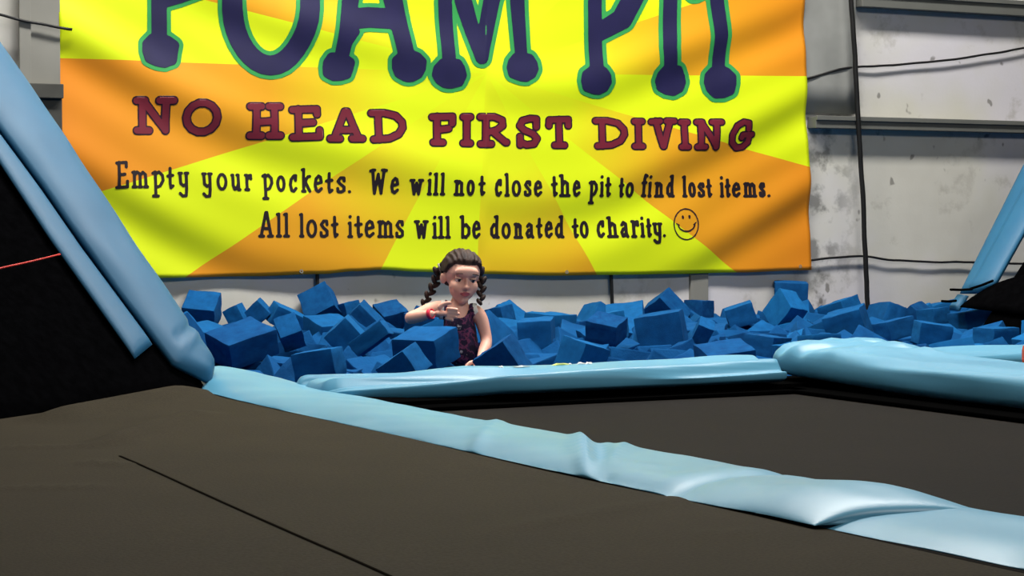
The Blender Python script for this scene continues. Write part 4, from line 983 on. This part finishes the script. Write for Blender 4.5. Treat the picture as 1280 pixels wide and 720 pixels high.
# eyes, lids and brows
for ex, ez in EY:
    c = (ex, -.0475, ez)
    bm = bmesh.new(); bmesh.ops.create_uvsphere(bm, u_segments=20, v_segments=14, radius=.0115)
    me = bpy.data.meshes.new('eye'); 
    for v in bm.verts: v.co = H(Vector(c) + Vector((v.co.x * 1.05, v.co.y, v.co.z)))
    bm.to_mesh(me); bm.free(); me.materials.append(M['eye_white']); me.materials.append(M['iris'])
    for p in me.polygons:
        q = HRi @ (p.center - HC) - Vector(c); p.use_smooth = True
        if q.y < 0 and math.hypot(q.x - .001, q.z + .003) < .0062: p.material_index = 1
    o = bpy.data.objects.new('eye', me); COL.objects.link(o); o.parent = girl
    # upper lid
    V = []; Fc = []
    for i in range(13):
        a = -1.15 + 2.3 * i / 12
        for j in range(5):
            b = .02 + 1.05 * j / 4; r = .0125
            V.append(H(Vector(c) + Vector((r * 1.08 * math.sin(a), -r * math.cos(a) * math.cos(b), r * math.sin(b) * .95 + .0012 * math.cos(a)))))
    for i in range(12):
        for j in range(4): k = i * 5 + j; Fc.append((k, k + 1, k + 6, k + 5))
    o = mesh('eyelid', V, Fc, M['skin'], girl); o.modifiers.new('t', 'SOLIDIFY').thickness = .0012
    tube('eyelashes', [H(Vector(c) + Vector((.0142 * math.sin(a), -.0139 * math.cos(a), .0008 + .0016 * math.cos(a)))) for a in (-1.2, -.6, 0, .6, 1.2)], .0011, M['hair'], girl, 6)
    tube('eyebrow', [H(Vector((ex + dx_, y_, z_))) for dx_, y_, z_ in ((-.017, -.066, .016), (-.006, -.0725, .0195), (.006, -.0725, .0195), (.017, -.066, .016))], .0018, M['brow'], girl, 6)
# hair: a cap combed back from a centre parting, with a braid at each side
def hairline(y, x): 
    if y < -.045: return .050 - .10 * abs(x) ** 1.4
    return .050 - .10 * abs(x) ** 1.4 - 1.15 * (y + .045) if y < .03 else -.06
keep = set(); 
hv = [v.co.copy() for v in head.vertices]; hn = [v.normal.copy() for v in head.vertices]
for i, c in enumerate(hv):
    ear = abs(c.x) > .060 and c.z < .014 and -.01 < c.y < .034
    if c.z > hairline(c.y, c.x) and not ear: keep.add(i)
V = []; Fc = []; idx = {}
for p in head.polygons:
    if all(i in keep for i in p.vertices):
        fcs = []
        for i in p.vertices:
            if i not in idx:
                c = hv[i]; edge = sstep(0, .016, c.z - hairline(c.y, c.x))
                part = gauss(c.x - .004, .0035) * (1 if c.y < .03 else 0)
                d = .0015 + edge * (.0085 + .0022 * math.sin(c.x * 420 + 3 * noise.noise(c * 30)) * (.4 + .6 * edge)) - .006 * part * edge
                idx[i] = len(V); V.append(H(c + hn[i] * d))
            fcs.append(idx[i])
        Fc.append(tuple(fcs))
o = mesh('hair', V, Fc, M['hair'], girl); md = o.modifiers.new('t', 'SOLIDIFY'); md.thickness = .004; md.offset = -1
def braid(name, pts, r0, r1):
    P = catmull(pts, 10); L = [0]
    for a, b in zip(P, P[1:]): L.append(L[-1] + (b - a).length)
    n = int(L[-1] / (r0 * .85)); bm = bmesh.new()
    for k in range(n):
        s = L[-1] * (k + .5) / n; i = min(len(P) - 2, next(j for j in range(len(L)) if L[j] >= s) - 1); i = max(i, 0)
        q = P[i].lerp(P[i + 1], (s - L[i]) / (L[i + 1] - L[i] + 1e-9)); tn = (P[i + 1] - P[i]).normalized()
        sd = tn.cross(Vector((0, 1, 0))).normalized(); sg = 1 if k % 2 else -1; r = r0 + (r1 - r0) * k / n
        ax = (tn - sd * sg * .75).normalized(); b2 = Vector((0, 1, 0)); c3 = ax.cross(b2).normalized(); R = Matrix((ax, b2, c3)).transposed()
        vs = bmesh.ops.create_icosphere(bm, subdivisions=2, radius=1)['verts']
        for v in vs: v.co = q + sd * sg * r * .42 + R @ Vector((v.co.x * r * 1.25, v.co.y * r * .85, v.co.z * r * .62))
    me = bpy.data.meshes.new(name); bm.to_mesh(me); bm.free(); me.materials.append(M['hair']); me.polygons.foreach_set('use_smooth', [True] * len(me.polygons))
    o = bpy.data.objects.new(name, me); COL.objects.link(o); o.parent = girl; return o
kR = [J(556, 333, .03), J(549, 336, .045), J(546.5, 346, .05), J(541, 359, .055), J(534, 372, .06), J(529, 382, .065)]
kL = [J(596, 333, .02), J(600, 341, .02), J(602, 352, .01), J(601.5, 366, 0), J(601, 380, -.02)]
braid('braid', kR, .0185, .013); braid('braid', kL, .0175, .013)
M['tie'] = plain('grey_hair_tie', (150, 146, 140), .7)
for q, dn in ((J(550, 335, .042), Vector((-.8, 0, -.3))), (J(599, 339, .02), Vector((.5, 0, -.8)))):
    a = dn.normalized().orthogonal().normalized(); b = dn.normalized().cross(a)
    ring = [q + (a * math.cos(w) + b * math.sin(w)) * .014 for w in [2 * PI * k / 12 for k in range(13)]]
    tube('hair_tie', ring, .0045, M['tie'], girl, 8, 0)
# tank top lifted off the trunk, white at the edges
t = NT('patterned_tank_fabric', .8, .15)
n1 = t.noise(24, 3, rough=.6); n2 = t.noise(31, 2)
c = t.ramp(n1, [(.36, lin((30, 24, 44))), (.46, lin((54, 40, 70))), (.52, lin((120, 60, 92))), (.56, lin((44, 34, 58))), (.66, lin((30, 26, 46))), (.72, lin((176, 168, 176)))], 'LINEAR')
t.col(c); t.bump(t.noise(120, 2), .2, .002); M['tank'] = t.m
M['tank_edge'] = plain('white_tank_binding', (222, 220, 212), .8, .1)
M['shorts'] = plain('navy_shorts', (34, 36, 60), .8, .1)
def garment(name, test, off, mats, matf=None, th=.003):
    V = []; Fc = []; idx = {}; mi = []
    for p in body_me.polygons:
        if test(p.center, p.normal):
            fc = []
            for i in p.vertices:
                if i not in idx: v = body_me.vertices[i]; idx[i] = len(V); V.append(v.co + v.normal * off)
                fc.append(idx[i])
            Fc.append(tuple(fc)); mi.append(matf(p.center) if matf else 0)
    o = mesh(name, V, Fc, mats, girl, True, mi); m = o.modifiers.new('sm', 'SMOOTH'); m.iterations = 3
    m = o.modifiers.new('t', 'SOLIDIFY'); m.thickness = th; m.offset = -.3; return o
shz = nb.z - .012
def segd(c, p, q):
    t_ = min(1, max(0, (c - p).dot(q - p) / (q - p).length_squared)); return (c - p - (q - p) * t_).length
ARMS = [(sR + (eR - sR) * .22, eR, .036), (eR, wR, .036), (wR, wR + (wR - eR) * .8, .05), (sL + (eL - sL) * .22, eL, .034), (eL, wL, .034), (wL, wL + (wL - eL), .05)]
def tank_test(c, n):
    if c.z < hip.z - .06 or c.z > shz + .03: return False
    if any(segd(c, p, q) < r for p, q, r in ARMS): return False
    u = c.x - (waist.x + (nb.x - waist.x) * min(1, (c.z - waist.z) / (nb.z - waist.z)))
    if c.y < -.088 or abs(u) > .105: return False
    if c.z > chest.z - .03:                           # above the arm holes
        w = .078 - .20 * max(0, c.z - chest.z)
        if abs(u) > w: return False
        if c.z > chest.z + .018 and c.z > chest.z + .018 + (abs(u) / .040) ** 3 * .05 and c.y < .03 and abs(u) < .046: return False
        if c.z > chest.z + .045 and abs(u) < .040: return False
    elif abs(u) > .092: return False
    return True
def tank_mat(c):
    u = abs(c.x - (waist.x + (nb.x - waist.x) * min(1, (c.z - waist.z) / (nb.z - waist.z))))
    if c.z > chest.z - .02:
        w = .078 - .20 * max(0, c.z - chest.z)
        if u > w - .014: return 1
    return 0
garment('tank_top', tank_test, .0045, [M['tank'], M['tank_edge']], tank_mat)
garment('shorts', lambda c, n: hip.z - .20 < c.z < hip.z + .01 and c.y > -.09 and abs(c.x - hip.x) < .14, .006, M['shorts'])
# red band on the right wrist
wb = wR + (eR - wR) * .14; dn = (wR - eR).normalized(); a = dn.orthogonal().normalized(); b = dn.cross(a); V = []; Fc = []
for k in range(24):
    w = 2 * PI * k / 24
    for s, r in ((-.007, .0170), (-.007, .0188), (.007, .0183), (.007, .0165)): V.append(wb + dn * s + (a * math.cos(w) + b * math.sin(w)) * r)
for k in range(24):
    for q in range(4): Fc.append((4 * k + q, 4 * k + (q + 1) % 4, 4 * ((k + 1) % 24) + (q + 1) % 4, 4 * ((k + 1) % 24) + q))
tag(mesh('wristband', V, Fc, plain('red_wristband', (236, 48, 78), .5), girl), 'bright red wristband')
